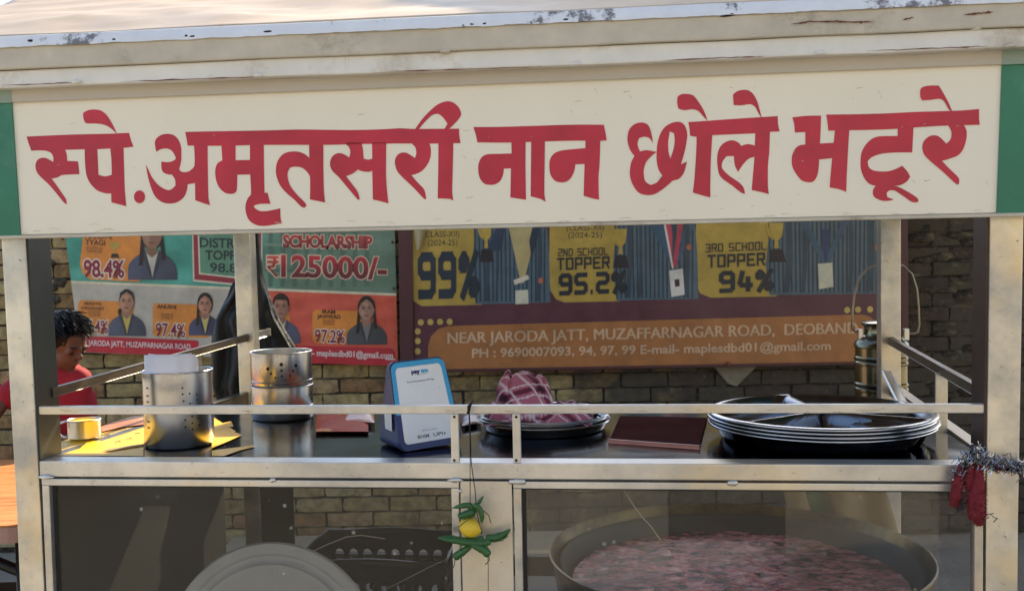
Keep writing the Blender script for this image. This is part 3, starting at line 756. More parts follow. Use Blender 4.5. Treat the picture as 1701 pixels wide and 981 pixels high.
def torso(cx, x0, x1, yb, kind):
    p = Pr(rfn); BLU = (82, 106, 120); DB = (44, 58, 70)
    p.poly([(x0+8, 322), (x1-8, 318), (x1, 420), (x1+2, yb-3), (x0+2, yb), (x0-4, 440)], BLU, 3.4)
    n = int((x1-x0)/7)
    for i in range(n):
        x = x0+4+i*(x1-x0-8)/n; k = (x-cx)/(x1-x0)
        p.poly([(x+k*10, 326), (x+2.6+k*10, 326), (x+3+k*4, yb-4), (x+.5+k*4, yb-4)], DB, 4)
    if kind == 1:
        p.poly([(cx-30, 340), (cx+34, 340), (cx+3, 470), (cx-2, 470)], (188, 172, 118), 5)
        p.poly([(cx-14, 465), (cx+10, 456), (cx+12, 463), (cx-12, 473)], (216, 208, 184), 6); p.poly([(cx-11, 482), (cx+10, 481), (cx+11, 504), (cx-11, 505)], (206, 202, 178), 6)
        p.poly([(cx+36, 360), (cx+16, 430), (cx+12, 400), (cx+24, 350)], (40, 56, 78), 5.4); p.poly([(cx-36, 360), (cx-60, 420), (cx-34, 415), (cx-24, 350)], (44, 62, 84), 5.4)
    elif kind == 2:
        p.poly([(cx-20, 340), (cx-9, 340), (cx+5, 440), (cx-1, 446)], (196, 70, 92), 5); p.poly([(cx+20, 340), (cx+11, 340), (cx-2, 440), (cx+4, 446)], (186, 62, 84), 5.2)
        p.poly([(cx-23, 340), (cx-19, 340), (cx, 446), (cx-3, 446)], (220, 214, 206), 5.5); p.poly([(cx-8, 449), (cx+15, 446), (cx+18, 489), (cx-4, 493)], (214, 212, 204), 6)
        p.poly([(cx+1, 464), (cx+9, 463), (cx+10, 475), (cx+2, 476)], (60, 34, 50), 6.8); p.poly([(cx-24, 350), (cx-60, 340), (cx+2, 450)], (62, 92, 116), 4.6)
        p.poly([(cx+24, 350), (cx+50, 340), (cx+2, 450)], (62, 92, 116), 4.65)
    else:
        p.poly([(cx-60, 340), (cx-44, 340), (cx+1, 432), (cx-6, 436)], (62, 90, 112), 5); p.poly([(cx+52, 340), (cx+38, 340), (cx-1, 432), (cx+6, 436)], (62, 90, 112), 5)
        p.poly([(cx-8, 380), (cx+9, 380), (cx+2, 434), (cx-2, 434)], (48, 62, 104), 5.4)
        p.poly([(cx-13, 438), (cx+11, 436), (cx+13, 476), (cx-11, 480)], (206, 204, 180), 6)
    for (fx, fw) in ((.16, .05), (.3, .03), (.7, .03), (.86, .05)):
        xm = x0+(x1-x0)*fx; ww = (x1-x0)*fw
        p.poly([(xm-ww*.3, 345), (xm+ww*.5, 350), (xm+ww, 430), (xm+ww*.4, yb-6), (xm-ww*.6, yb-4), (xm-ww*.2, 430)], (52, 72, 86), 4.9, True)
    p.ell(x1-14, 466 if kind == 1 else 410, 4, 5, (190, 104, 74), 6)
    return p.build('portrait', M['print'], RB)
torso(867, 788, 912, 505, 1); torso(1119, 1022, 1158, 499, 2); torso(1371, 1276, 1470, 490, 3)
rt = Pr(rfn); NV = (32, 42, 52); TAN = (214, 178, 142)
rt.text('(CLASS-XII)', 703, 394, 763, 393, 9.5, NV); rt.text('(2024-25)', 711, 408, 760, 407, 9.5, NV)
rt.text('99%', 694, 489, 797, 486, 62, (30, 48, 62), 6.5, block=True, t_=.78)
rt.text('(CLASS-XII)', 941, 383, 1003, 382, 8.5, NV); rt.text('(2024-25)', 944, 395, 1000, 394, 9, NV)
rt.text('2ND SCHOOL', 927, 425, 1010, 422.5, 11, NV, 6.5, block=True, t_=.5); rt.text('TOPPER', 925, 447, 1013, 444, 17, NV, 6.5, block=True); rt.text('95.2%', 928, 487, 1042, 482, 29, NV, 6.5, block=True, t_=.8)
rt.text('3RD SCHOOL', 1171, 418, 1273, 414, 12, NV, 6.5, block=True, t_=.5); rt.text('TOPPER', 1175, 443, 1271, 439, 18, NV, 6.5, block=True); rt.text('94%', 1194, 483, 1286, 479, 29, NV, 6.5, block=True, t_=.8)
rt.group()
for dx_ in (-.7, 0, .7): rt.text('NEAR JARODA JATT, MUZAFFARNAGAR ROAD,  DEOBAND', 744+dx_, 570, 1424+dx_, 553, 18, TAN, 4+dx_*.3)
rt.end()
rt.text('PH : 9690007093, 94, 97, 99 E-mail- maplesdbd01@gmail.com', 784, 593, 1380, 580.5, 14, TAN, 4, bold=.025)
rt.build_each('lettering', M['print'], RB)
def rbox(name, pts, y0, y1): return slab(name, [(PY(a, b, RBY).x, PY(a, b, RBY).z) for a, b in pts], y0, y1, M['frame_maroon'], RB, .003)
rbox('frame_rail', [(661, 296), (684, 296), (688, 614), (666, 617)], -.02, .05)
rbox('frame_rail', [(1494, 280), (1506, 280), (1508, 603), (1497, 603)], -.012, .05)
rbox('backing_board', [(670, 298), (1500, 282), (1503, 600), (674, 613)], .006, .04)
rbox('frame_rail', [(672, 614), (1500, 599), (1500, 603.5), (672, 618.5)], -.014, .05)
# loose corner of the vinyl curling forward
pts = []; cols = []; fs = []
for j in range(9):
    for i in range(7):
        a, b = i/6, j/8; x = 686+6*b+a*26*(1-b*.7); y = 372+b*44-a*3
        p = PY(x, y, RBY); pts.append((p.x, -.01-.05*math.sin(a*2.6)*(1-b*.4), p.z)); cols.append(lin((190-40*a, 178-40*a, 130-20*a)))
for j in range(8):
    for i in range(6):
        k = j*7+i; fs.append((k, k+1, k+8, k+7))
meshobj('curled_corner', pts, fs, M['print_clean'], RB, True, cols=cols)
q = PY(1208, 604, RBY); bm = bmesh.new(); bmesh.ops.create_uvsphere(bm, u_segments=12, v_segments=8, radius=.012); bmobj('nail', bm, M['rust'], RB, True, (q.x, -.02, q.z))

# ================================================================== FOOD CART
cart = thing('food_cart', 'stainless steel street food cart with cream hand-painted Hindi sign board', 'food cart', (0, D0, 0), -YAW)
ZC = 1.085                                   # counter surface
ZB = 1.488                                   # underside of the sign
def U(px, py, v=0.): return CV(px, py, v)[0]
def Zz(px, py, v=0.): return CV(px, py, v)[1]
pl_u0, pl_u1 = -.8945, -.849; pr_u0, pr_u1 = .7545, .8035
slab('post', [(pl_u0-.01, 1.72), (pl_u1-.012, 1.72), (pl_u1, 1.0), (pl_u1+.002, .12), (pl_u0, .12), (pl_u0, 1.0)], 0, .05, M['frame_v'], cart, .002)
slab('post', [(pr_u0+.008, 1.72), (pr_u1+.01, 1.72), (pr_u1, 1.0), (pr_u1-.004, .12), (pr_u0-.004, .12), (pr_u0, 1.0)], 0, .05, M['frame_v'], cart, .002)
slab('post', [(-.818, 1.72), (-.774, 1.72), (-.76, .12), (-.803, .12)], .85, .893, M['frame_v'], cart, .002)
slab('post', [(.795, 1.72), (.842, 1.72), (.84, .12), (.793, .12)], .85, .893, M['frame_v'], cart, .002)
M['post_shade'] = plain('inner_post_shade', (58, 62, 58), .4, .3, .3, 14, .2, stain=(120, 118, 110), stainpos=(.66, .7))  # shade tones for the strips on the inner post faces
M['post_shade2'] = plain('brown_post_shade', (74, 56, 46), .45, .3, .3, 14, .2)
slab('post_shade_strip', [(pl_u1-.010, 1.487), (pl_u1-.0045, 1.487), (pl_u1+.0018, 1.0887), (pl_u1-.004, 1.0887)], .004, .072, M['post_shade'], cart, 0)  # dark strip added to paint the shaded inner face of the post
slab('post_shade_strip', [(pr_u0+.0018, 1.487), (pr_u0+.008, 1.487), (pr_u0+.003, 1.0887), (pr_u0-.0028, 1.0887)], .004, .066, M['post_shade2'], cart, 0)
# sign board
sign = box('sign_board', -.93, .86, -.022, -.002, ZB, 1.735, M['sign'], cart, .002)
ztop = lambda x, y: Zz(x, y, -.026)
zs = .5*(Zz(20, 166, -.026)+Zz(1260, 127, -.026))
for (a0, a1, b0, b1) in ((-.935, U(18, 168, -.026), -.935, U(33, 388, -.026)), (U(1666, 113, -.026), .872, U(1656, 355, -.026), .872)):
    slab('end_panel', [(a0, 1.735), (a1, 1.735), (b1, ZB-.002), (b0, ZB-.002)], -.0255, -.0223, M['green'], cart, 0)
box('upper_strip', -.932, .864, -.0285, -.0257, zs, 1.737, M['strip'], cart, .0006)
for (a0, a1) in ((-.936, U(18, 150, -.03)), (U(1665, 100, -.03), .874)):
    box('upper_strip', a0, a1, -.0293, -.0287, zs-.001, 1.7365, M['strip_green'], cart, 0)
box('lower_lip', -.93, .86, -.026, .002, ZB-.006, ZB-.0005, M['bandhi'], cart, .001)
def streak(name, pts, w, v, mat, par=None, seed=0):
    P = [CV(a, b, v) for a, b in pts]; vs = []; fs = []; N_ = len(P)*6; out = []
    for i in range(N_+1):
        t = i/N_*(len(P)-1); k = min(int(t), len(P)-2); f = t-k
        u = P[k][0]*(1-f)+P[k+1][0]*f; z = P[k][1]*(1-f)+P[k+1][1]*f
        ww = w*(.35+1.1*abs(noise.noise(Vector((i*.9, seed, 0)))))*min(1, 4*i/N_+.2, 4*(1-i/N_)+.2)
        dz = .0012*noise.noise(Vector((i*.6, seed+5, 0)))
        vs += [(u, v, z+dz+ww), (u, v, z+dz-ww)]
    for i in range(N_): fs.append((2*i, 2*i+1, 2*i+3, 2*i+2))
    return meshobj(name, vs, fs, mat, par or cart)
# painted glyphs
CR = {1: (40, 170, 5.45), 2: (220, 200, 5.45), 3: (350, 200, 5.45), 4: (540, 160, 5.1625), 5: (780, 190, 6.133), 6: (1030, 140, 4.906), 7: (1130, 140, 4.906), 8: (1300, 170, 5.772), 9: (1410, 130, 4.46)}
def cv(k, pts):
    ox, oy, s = CR[k]; return [(ox+x/s, oy+y/s) for x, y in pts]
GL = []
GL.append((cv(1, [(22,310),(200,302),(400,293),(600,288),(780,284),(950,276),(968,345),(990,402),(900,412),(905,600),(912,800),(925,940),(790,905),(788,825),(730,822),(660,795),(600,735),(565,660),(552,560),(548,425),(370,430),(385,470),(390,530),(488,535),(500,650),(345,658),(300,680),(248,690),(300,760),(355,840),(380,880),(385,925),(355,900),(290,820),(225,745),(150,675),(115,630),(102,575),(115,530),(150,505),(200,505),(262,540),(265,500),(245,460),(200,440),(130,435),(65,438),(40,370)]),
           [cv(1, [(662,425),(780,418),(790,520),(793,655),(735,670),(672,655),(668,540)])]))
GL.append((cv(1, [(535,95),(580,72),(640,65),(700,78),(750,120),(800,200),(842,290),(822,268),(770,225),(710,200),(640,192),(565,190),(545,170),(535,130)]), []))
GL.append((cv(1, [(1045+50*math.cos(a), 855+58*math.sin(a)) for a in [i*math.pi/6 for i in range(12)]]), []))
GL.append((cv(2, [(478,105),(700,100),(900,97)])+cv(3, [(560,90),(800,83)])+cv(4, [(220,290),(500,283),(640,275),(760,280),(1150,278),(1150,330),(1162,402),(1090,402),(900,405),(530,405),(200,412)])+cv(3, [(1010,222),(480,222),(100,230)])+cv(2, [(500,228),(490,165)]), []))
GL.append((cv(2, [(555,200),(680,200),(682,400),(688,700),(703,768),(640,748),(568,722),(566,568),(500,578),(490,640),(460,700),(400,742),(340,752),(275,742),(215,700),(180,640),(150,550),(130,460),(120,400),(145,450),(180,520),(240,590),(310,628),(350,625),(388,590),(385,535),(355,490),(325,490),(280,470),(262,430),(262,372),(320,378),(370,365),(393,345),(380,310),(350,270),(305,255),(255,262),(215,285),(202,200),(220,160),(265,130),(320,122),(375,135),(415,175),(440,240),(442,300),(440,370),(422,440),(440,462),(480,468),(520,455),(562,405)]), []))
GL.append((cv(3, [(95,200),(225,200),(225,360),(355,358),(355,200),(480,200),(482,400),(487,655),(515,655),(540,755),(450,755),(390,770),(400,795),(450,820),(520,818),(630,795),(632,880),(643,930),(560,945),(480,955),(410,945),(350,905),(320,840),(315,770),(335,705),(365,665),(357,490),(240,492),(236,630),(215,658),(180,665),(130,655),(80,610),(50,545),(40,470),(50,410),(70,380),(105,362)]), []))
GL.append((cv(3, [(890,200),(1020,200),(1020,450),(1025,640),(1035,742),(898,715),(900,520),(880,475),(830,430),(770,418),(720,425),(698,470),(698,520),(720,590),(780,670),(850,740),(868,770),(850,790),(820,780),(760,720),(680,650),(630,590),(597,510),(590,440),(605,370),(650,310),(710,285),(790,283),(850,305),(893,340)]), []))
GL.append((cv(4, [(180,395),(310,395),(322,440),(328,500),(330,535),(370,543),(405,535),(402,395),(525,395),(522,650),(530,800),(543,918),(480,900),(410,885),(405,638),(370,648),(320,642),(280,628),(240,660),(180,685),(230,750),(280,820),(298,885),(280,885),(200,790),(120,695),(60,635),(42,575),(60,520),(100,490),(150,492),(207,525),(217,480),(205,435),(180,415)]), []))
GL.append((cv(4, [(740,395),(890,395),(905,440),(905,510),(880,580),(830,640),(780,665),(740,675),(790,735),(850,800),(867,880),(850,880),(760,785),(660,690),(615,635),(598,560),(615,510),(650,485),(700,485),(770,530),(782,490),(775,440),(750,412)]), []))
GL.append((cv(4, [(972,395),(1100,395),(1095,620),(1090,820),(1100,893),(1070,880),(965,875),(970,640)]), []))
GL.append((cv(4, [(770,285),(830,200),(900,125),(970,68),(1045,43),(1100,55),(1145,95),(1167,150),(1150,190),(1110,235),(1060,280),(1022,284),(1050,235),(1010,180),(970,150),(920,160),(860,215),(800,283)]), []))
GL.append((cv(5, [(38,130),(300,128),(600,120),(950,108),(1180,105),(1368,107),(1385,190),(1397,265),(1330,270),(1090,268),(780,275),(400,288),(80,285),(62,200)]), []))
GL.append((cv(5, [(425,270),(572,270),(570,500),(575,870),(500,858),(415,845),(422,550),(350,552),(340,620),(310,680),(260,712),(210,718),(150,705),(105,650),(88,570),(95,490),(130,430),(190,405),(300,402),(428,398)]), []))
GL.append((cv(5, [(628,270),(768,260),(765,500),(762,800),(775,890),(720,860),(622,835),(625,550)]), []))
GL.append((cv(5, [(1180,260),(1332,260),(1325,500),(1315,620),(1315,780),(1320,868),(1250,855),(1162,828),(1172,505),(1078,508),(1065,580),(1030,650),(985,685),(930,693),(870,675),(828,620),(813,540),(820,460),(860,400),(930,370),(1050,355),(1180,345)]), []))
GL.append((cv(6, [(268,482),(240,440),(195,428),(155,440),(142,490),(162,548),(215,537),(298,552),(250,590),(210,640),(192,710),(205,790),(250,820),(300,800),(345,745),(400,700),(545,630),(520,720),(480,770),(430,785),(400,812),(340,860),(280,895),(215,902),(150,880),(100,810),(80,730),(90,640),(118,585),(80,530),(60,450),(75,370),(120,325),(180,312),(230,335),(255,400)]), []))
GL.append((cv(6, [(298,560),(305,480),(330,400),(370,345),(430,312),(490,308),(530,340),(548,410),(535,510),(515,590),(480,690),(420,780),(370,770),(345,745),(312,690),(298,620)]), [cv(6, [(405,385),(440,400),(445,460),(435,530),(410,605),(395,550),(393,470)])]))
GL.append((cv(7, [(65,308),(200,300),(400,285),(600,272),(795,260),(797,320),(810,385),(730,388),(610,400),(265,415),(140,428),(80,420),(75,360)]), []))
GL.append((cv(7, [(135,400),(262,400),(250,600),(245,800),(245,922),(180,905),(102,882),(115,780),(130,550)]), []))
GL.append((cv(6, [(470,100),(500,82),(550,80),(600,95),(650,160),(685,220),(714,300),(690,275),(640,220),(590,203),(525,212),(475,198),(465,150)]), []))
GL.append((cv(7, [(612,390),(732,380),(725,560),(715,660),(715,830),(722,895),(660,878),(582,862),(605,592),(560,605),(510,655),(472,715),(445,660),(437,585),(380,585),(345,630),(342,685),(400,745),(480,800),(515,840),(528,892),(500,885),(430,830),(330,755),(305,680),(302,580),(325,510),(370,470),(430,457),(480,480),(495,503),(550,487),(608,500)]), []))
GL.append((cv(7, [(430,85),(470,55),(540,47),(590,75),(625,135),(645,200),(665,278),(640,240),(610,185),(570,163),(500,172),(435,170)]), []))
GL.append((cv(8, [(92,145),(230,130),(368,128),(365,260),(358,395),(490,388),(503,255),(640,255),(628,450),(615,700),(610,858),(540,832),(450,815),(465,650),(475,535),(350,548),(345,640),(325,720),(290,760),(240,765),(180,745),(120,670),(90,600),(92,510),(125,440),(170,410),(218,405),(218,285),(118,290),(110,200)]), []))
GL.append((cv(8, [(418,118),(700,115)])+cv(9, [(150,265),(300,260),(500,250),(830,240),(965,228),(965,300),(970,345),(845,348),(700,352),(480,365),(300,378)])+cv(8, [(640,268),(438,272),(430,190)]), []))
GL.append((cv(9, [(362,370),(480,360),(475,450),(470,550),(350,550),(240,560),(170,585),(140,615),(150,660),(190,685),(280,690),(340,675),(395,648),(430,685),(455,728),(430,765),(380,792),(300,800),(215,800),(150,780),(110,730),(88,660),(92,560),(120,500),(170,450),(230,430),(362,428)]), []))
GL.append((cv(9, [(210,790),(350,800),(400,820),(470,860),(510,890),(517,912),(495,920),(460,912),(400,870),(340,832),(300,832),(280,850),(285,880),(335,898),(290,908),(240,905),(190,880),(178,850),(185,815)]), []))
GL.append((cv(9, [(730,340),(845,340),(870,380),(872,440),(850,520),(810,570),(750,595),(690,612),(740,665),(815,740),(815,785),(795,783),(700,695),(600,610),(555,560),(545,500),(565,455),(610,425),(665,430),(722,485),(755,450),(760,400),(745,365)]), []))
GL.append((cv(9, [(530,85),(550,65),(600,55),(665,55),(685,85),(730,165),(768,250),(740,230),(705,170),(670,153),(600,162),(545,165),(530,140)]), []))
for i, (outer, holes) in enumerate(GL):
    loops = [smooth_line(outer)]+[smooth_line(h) for h in holes]
    fl, tr = tess(loops); d = .0003+.00012*(i % 4)
    vs = []
    for (px, py) in fl:
        uu, zz = CV(px, py, -.0226); vs.append((uu, -.0222-d, zz))
    meshobj('painted_glyph', vs, tr, M['red'], sign)
for i in range(150):
    sx_ = random.uniform(30, 1655); sy_ = random.uniform(150, 385)-.018*(sx_-850); hor = random.random() < .5
    q = random.uniform(.6, 3.4)
    streak('grime_mark', [(sx_-(q if hor else .5), sy_-(.3 if hor else q)), (sx_+(q if hor else .5), sy_+(.4 if hor else q))], random.uniform(.0002, .0006), -.0245, M['bandhi'] if i % 4 else M['rod'], sign, seed=i+400)
for i in range(40):
    sx_ = random.uniform(40, 1650); sy_ = 379-.017*(sx_-850)+random.uniform(-14, 2)-4
    streak('grime_mark', [(sx_-random.uniform(3, 16), sy_+1), (sx_, sy_+random.uniform(-2, 2)), (sx_+random.uniform(3, 16), sy_)], random.uniform(.0004, .001), -.0245, M['smudge'], sign, seed=i+600)
# eaves: two tubes, sheet flange and roof
def zc(y, v): return Zz(850, y, v)
b1a, b1b = zc(112, -.05), zc(81.6, -.05); b2a, b2b = zc(79.6, -.058), zc(40, -.058)
box('gap_backing', -1.1, 1.04, -.046, -.01, b1b-.004, b2a+.004, M['gap'], cart, 0)
def wavy_box(name, x0, x1, y0, y1, za, zb, mat, amp=.0008, n=60, taper=0.):
    bm = bmesh.new(); addbox(bm, x0, x1, y0, y1, za, zb, .003)
    bmesh.ops.bisect_plane  # keep
    for k in range(1, n):
        x = x0+(x1-x0)*k/n
        bmesh.ops.bisect_plane(bm, geom=bm.verts[:]+bm.edges[:]+bm.faces[:], plane_co=(x, 0, 0), plane_no=(1, 0, 0))
    for v in bm.verts:
        v.co.z += amp*noise.noise(Vector((v.co.x*6, v.co.z*3, za*9)))*2; v.co.y += amp*noise.noise(Vector((v.co.x*5, 4, za*9)))*2
    return bmobj(name, bm, mat, cart)
wavy_box('eaves_tube', -1.12, 1.06, -.05, -.005, b1a, b1b, M['bandlo'])
wavy_box('eaves_tube', -1.12, 1.06, -.058, -.008, b2a, b2b, M['bandhi'])
# flange: folded sheet leaning back, chipped lower edge
fa, fb = b2b+.001, zc(22, -.058); vs = []; fs = []; n = 240
for i in range(n+1):
    x = -1.14+2.22*i/n; j = .0016*noise.noise(Vector((x*24, 0, 0)))+.001*noise.noise(Vector((x*90, 0, 0)))
    q_ = .0012*noise.noise(Vector((x*5, 1, 1)))
    vs += [(x, -.0622, fa+j-.003), (x, -.0612, fa+.003), (x, -.0572+q_, fb+q_), (x, -.050, fb+.0022+q_), (x, -.05, fa)]
for i in range(n):
    for k in range(4): a = i*5+k; fs.append((a, a+5, a+6, a+1))
    fs.append((i*5+4, i*5+9, i*5+5, i*5))
meshobj('roof_flange', vs, fs, M['flange'], cart)
# roof: two crumpled sheets meeting at a ridge
def roofsheet(y0, y1, za, zb):
    vs = []; fs = []; nx, ny = 90, 30
    for j in range(ny+1):
        for i in range(nx+1):
            x = -1.14+2.22*i/nx; k = j/ny; y = y0+(y1-y0)*k; z = za+(zb-za)*k
            z += (.010*noise.noise(Vector((x*3.2, y*5, 1)))+.005*noise.noise(Vector((x*9, y*16, 2)))+.002*noise.noise(Vector((x*26, y*40, 4))))*min(1, k*8)
            vs.append((x, y, z))
    for j in range(ny):
        for i in range(nx):
            a = j*(nx+1)+i; fs.append((a, a+1, a+nx+2, a+nx+1))
    o = meshobj('roof_sheet', vs, fs, M['roof'], cart, True); md = o.modifiers.new('t', 'SOLIDIFY'); md.thickness = .002
roofsheet(-.052, .46, fb+.002, fb+.20); roofsheet(.905, .46, fb+.003, fb+.20)
# gable ends and rear eaves
for x in (-1.09, 1.0):
    slab_pts = [(0, fb-.02), (.87, fb-.02), (.46, fb+.17)]
    bm = bmesh.new(); a = [bm.verts.new((x, p[0], p[1])) for p in slab_pts]; f = bm.faces.new(a); r = bmesh.ops.extrude_face_region(bm, geom=[f])
    for e in r['geom']:
        if isinstance(e, bmesh.types.BMVert): e.co.x += .01
    bmobj('gable_panel', bm, M['bandhi'], cart)
    box('eaves_tube', x-.03, x+.03, .0, .84, b1a, b1b, M['bandlo'], cart, .002)
box('eaves_tube', -1.12, 1.06, .845, .89, b1a, b1b, M['bandlo'], cart, .003)
for (u0, u1) in ((-.93, -.92), (.865, .875)):
    box('side_sign_board', u0, u1, .0, .88, ZB+.01, 1.735, M['green'], cart, .001)
# weld blobs and rust on the eaves
def blob(name, px, py, v, rx, rz, mat, seed=0, ry=.003, par=cart):
    c = CV(px, py, v); bm = bmesh.new(); bmesh.ops.create_uvsphere(bm, u_segments=14, v_segments=8, radius=1)
    for q in bm.verts:
        k = 1+.4*noise.noise(q.co*1.5+Vector((seed, 0, 0))); q.co = Vector((q.co.x*rx*k, q.co.y*ry, q.co.z*rz*k))
    return bmobj(name, bm, mat, par, True, (c[0], v, c[1]))
for i, (x, y, mt) in enumerate(((80, 105, 'bandlo'), (127, 136, 'bandlo'), (353, 94, 'bandlo'), (428, 125, 'bandlo'), (740, 85, 'bandhi'), (955, 106, 'bandlo'), (1255, 60, 'bandhi'), (1362, 88, 'bandlo'), (1622, 46, 'bandlo'), (1678, 76, 'bandhi'))):
    blob('weld', x, y, -.0515 if mt == 'bandlo' else -.055, .0085, .0035, M[mt], i, .006)
for i, pts in enumerate(([(1313, 41), (1345, 36), (1385, 36), (1425, 37), (1453, 36)], [(1500, 33), (1518, 29)], [(1600, 25), (1630, 22), (1650, 20)])): streak('rust_streak', pts, .0022, -.0605, M['rust'], seed=i)
for i, pts in enumerate(([(200, 136), (330, 131), (425, 128)], [(0, 142), (60, 140), (125, 137)], [(640, 119), (780, 115), (900, 111)], [(1440, 85), (1560, 80), (1640, 77)], [(360, 94), (400, 92), (415, 92)], [(1100, 101), (1200, 96), (1270, 94)])): streak('rust_streak', pts, .0013, -.0525, M['rust'], seed=i+9)
M['ruststain'] = plain('rust_stain', (176, 132, 92), .6, 0, .3, 60, .1)
for k, x in enumerate((572, 578)): streak('rust_streak', [(x, 92), (x+2, 105), (x+1, 119)], .0016, -.0521, M['ruststain'], seed=30+k)
for i, (x, y, w) in enumerate(((51, 68, 6), (190, 66, 5), (320, 61, 8), (310, 60, 4), (445, 53, 9), (784, 41, 6), (805, 40, 5), (770, 43, 4), (940, 33, 7), (1205, 26, 10), (1215, 24, 8))):
    blob('chipped_paint', x, y, -.0595, w*.0009, .0022, M['gap'], i, .0028)
for i, (x, y) in enumerate(((1041, 152), (1047, 162), (960, 168), (950, 186), (775, 217), (772, 262), (780, 328), (990, 151), (1428, 146), (1460, 154), (600, 190), (1518, 302), (1540, 300), (1640, 305), (1100, 350), (545, 340), (120, 205), (1290, 240))):
    streak('scuff', [(x-3, y-4), (x+1, y), (x+3, y+5)] if i % 2 else [(x-6, y+1), (x, y), (x+6, y-1)], .0006, -.0252, M['bandhi'] if i > 12 else M['ruststain'], sign, seed=i+60)

# rails and beams
ry0, ry1 = Zz(850, 688), Zz(850, 674)
box('front_rail', pl_u1, pr_u0, .006, .02, ry0, ry1, M['beam'], cart, .0015)
for (x0, x1) in ((748, 761), (851, 864)):
    box('rail_upright', U(x0, 730), U(x1, 730), .005, .017, 1.088, ry0, M['beam'], cart, .0015)
    for yy in (692, 764): blob('bolt', (x0+x1)/2, yy, .0045, .0022, .0022, M['gap'], x0, .0015)
box('rail_joint', U(776, 680)-.0006, U(776, 680)+.0006, .0052, .008, ry0-.0003, ry1+.0003, M['gap'], cart, 0)
zb = Zz(850, 797)
box('counter_beam', pl_u1, pr_u0, .0015, .045, zb+.001, 1.0885, M['beam'], cart, .002)
zt = zb-.0025; zd = Zz(850, 811)
box('gap_backing', pl_u1+.003, pr_u0-.003, .03, .04, .62, zb, M['gap'], cart, 0)  if False else None
gx0 = pl_u1+.004; s0 = U(764, 850)-.0008
# left door: frame with rounded inner corners, glass behind
def door(u0, u1, name):
    e = thing(name, '', '', (0, 0, 0)); del e['label']; del e['category']; e.parent = cart
    w = .0135
    box('top_rail', u0, u1, 0, .022, zd, zt, M['beam'], e, .0015)
    box('stile', u0, u0+w, .0006, .022, .43, zd-.0003, M['frame'], e, .0015)
    box('stile', u1-w, u1, .0006, .022, .43, zd-.0003, M['frame'], e, .0015)
    box('bottom_rail', u0+w, u1-w, .0006, .022, .43, .46, M['frame'], e, .0015)
    box('gasket', u0+w-.001, u0+w+.006, .011, .02, .46, zd, M['gasket'], e, 0)
    box('gasket', u0+w, u1-w, .011, .02, zd-.004, zd+.0005, M['gasket'], e, 0)
    return e, u0+w, u1-w
dl, g0, g1 = door(gx0, s0, 'left_door_frame')
dl.name = 'door_frame'
box('glass_pane', g0, g1, .012, .015, .46, zd, M['glass'], dl, 0)
s1 = U(852.5, 850)+.0008; gx1 = pr_u0-.004
dr, h0, h1 = door(s1, gx1, 'door_frame')
box('glass_pane', h0, h1, .012, .015, .46, zd, M['glass3'], dr, 0)
xa, xb = CV(1110, 880, .02)[0], CV(1305, 880, .02)[0]; xc = CV(1560, 880, .02)[0]
box('haze_pane', h0+.001, xa, .019, .022, .46, zd, M['glass2'], dr, 0)  # hazy pane added to paint the lighter bands of reflection
box('haze_pane', xb, xc, .019, .022, .46, zd, M['glass2'], dr, 0)
box('centre_panel', s0+.0025, s1-.0025, .0008, .006, .43, zt, M['panel'], cart, .001)
box('rail_tube', pl_u1, pr_u0, .0, .04, .36, .427, M['beam'], cart, .002)
for z in (.3, ): box('rail_tube', pl_u1, pr_u0, .86, .89, z, z+.04, M['beam'], cart, .002)
for (u0, u1) in ((-.86, -.83), (.76, .79)): box('rail_tube', u0, u1, .05, .85, .40, .46, M['beam'], cart, .002)
for i, (x, y, a, b) in enumerate(((453, 797, .006, .004), (1217, 802, .009, .005), (757, 797, .012, .004), (862, 800, .014, .005), (76, 792, .014, .004), (850, 800, .006, .004), (764, 815, .004, .003))):
    blob('weld', x, y, -.0005, a, b, M['beam'], i+50, .003)
for i, pts in enumerate(([(95, 560), (97, 600)], [(44, 690), (46, 712), (44, 730)], [(38, 700), (42, 715)], [(52, 740), (50, 760)], [(30, 430), (36, 434)], [(1470, 430), (1476, 436)])): streak('scuff', pts, .0009, -.0008, M['gap'], seed=i+80)
for i in range(40):
    rx_ = random.choice((random.uniform(36, 60), random.uniform(1655, 1680))); ry_ = random.uniform(420, 960)
    streak('scuff', [(rx_-2, ry_), (rx_+random.uniform(-4, 4), ry_+random.uniform(3, 12))], random.uniform(.0003, .0008), -.0009, M['rod'] if i % 3 else M['gap'], seed=i+120)
for i in range(46):
    rx_ = random.uniform(110, 1590); ry_ = random.choice((random.uniform(773, 792), random.uniform(803, 811)))
    streak('scuff', [(rx_-random.uniform(1, 5), ry_), (rx_+random.uniform(1, 5), ry_+random.uniform(-2, 3))], random.uniform(.0003, .0007), .0003, M['rod'] if i % 3 else M['ruststain'], seed=i+190)
for i in range(30):
    rx_ = random.uniform(100, 1600)
    streak('scuff', [(rx_-random.uniform(2, 14), 676+random.uniform(2, 9)), (rx_+random.uniform(2, 14), 676+random.uniform(2, 9))], random.uniform(.0003, .0006), .0052, M['ruststain'] if i % 3 else M['rod'], seed=i+260)
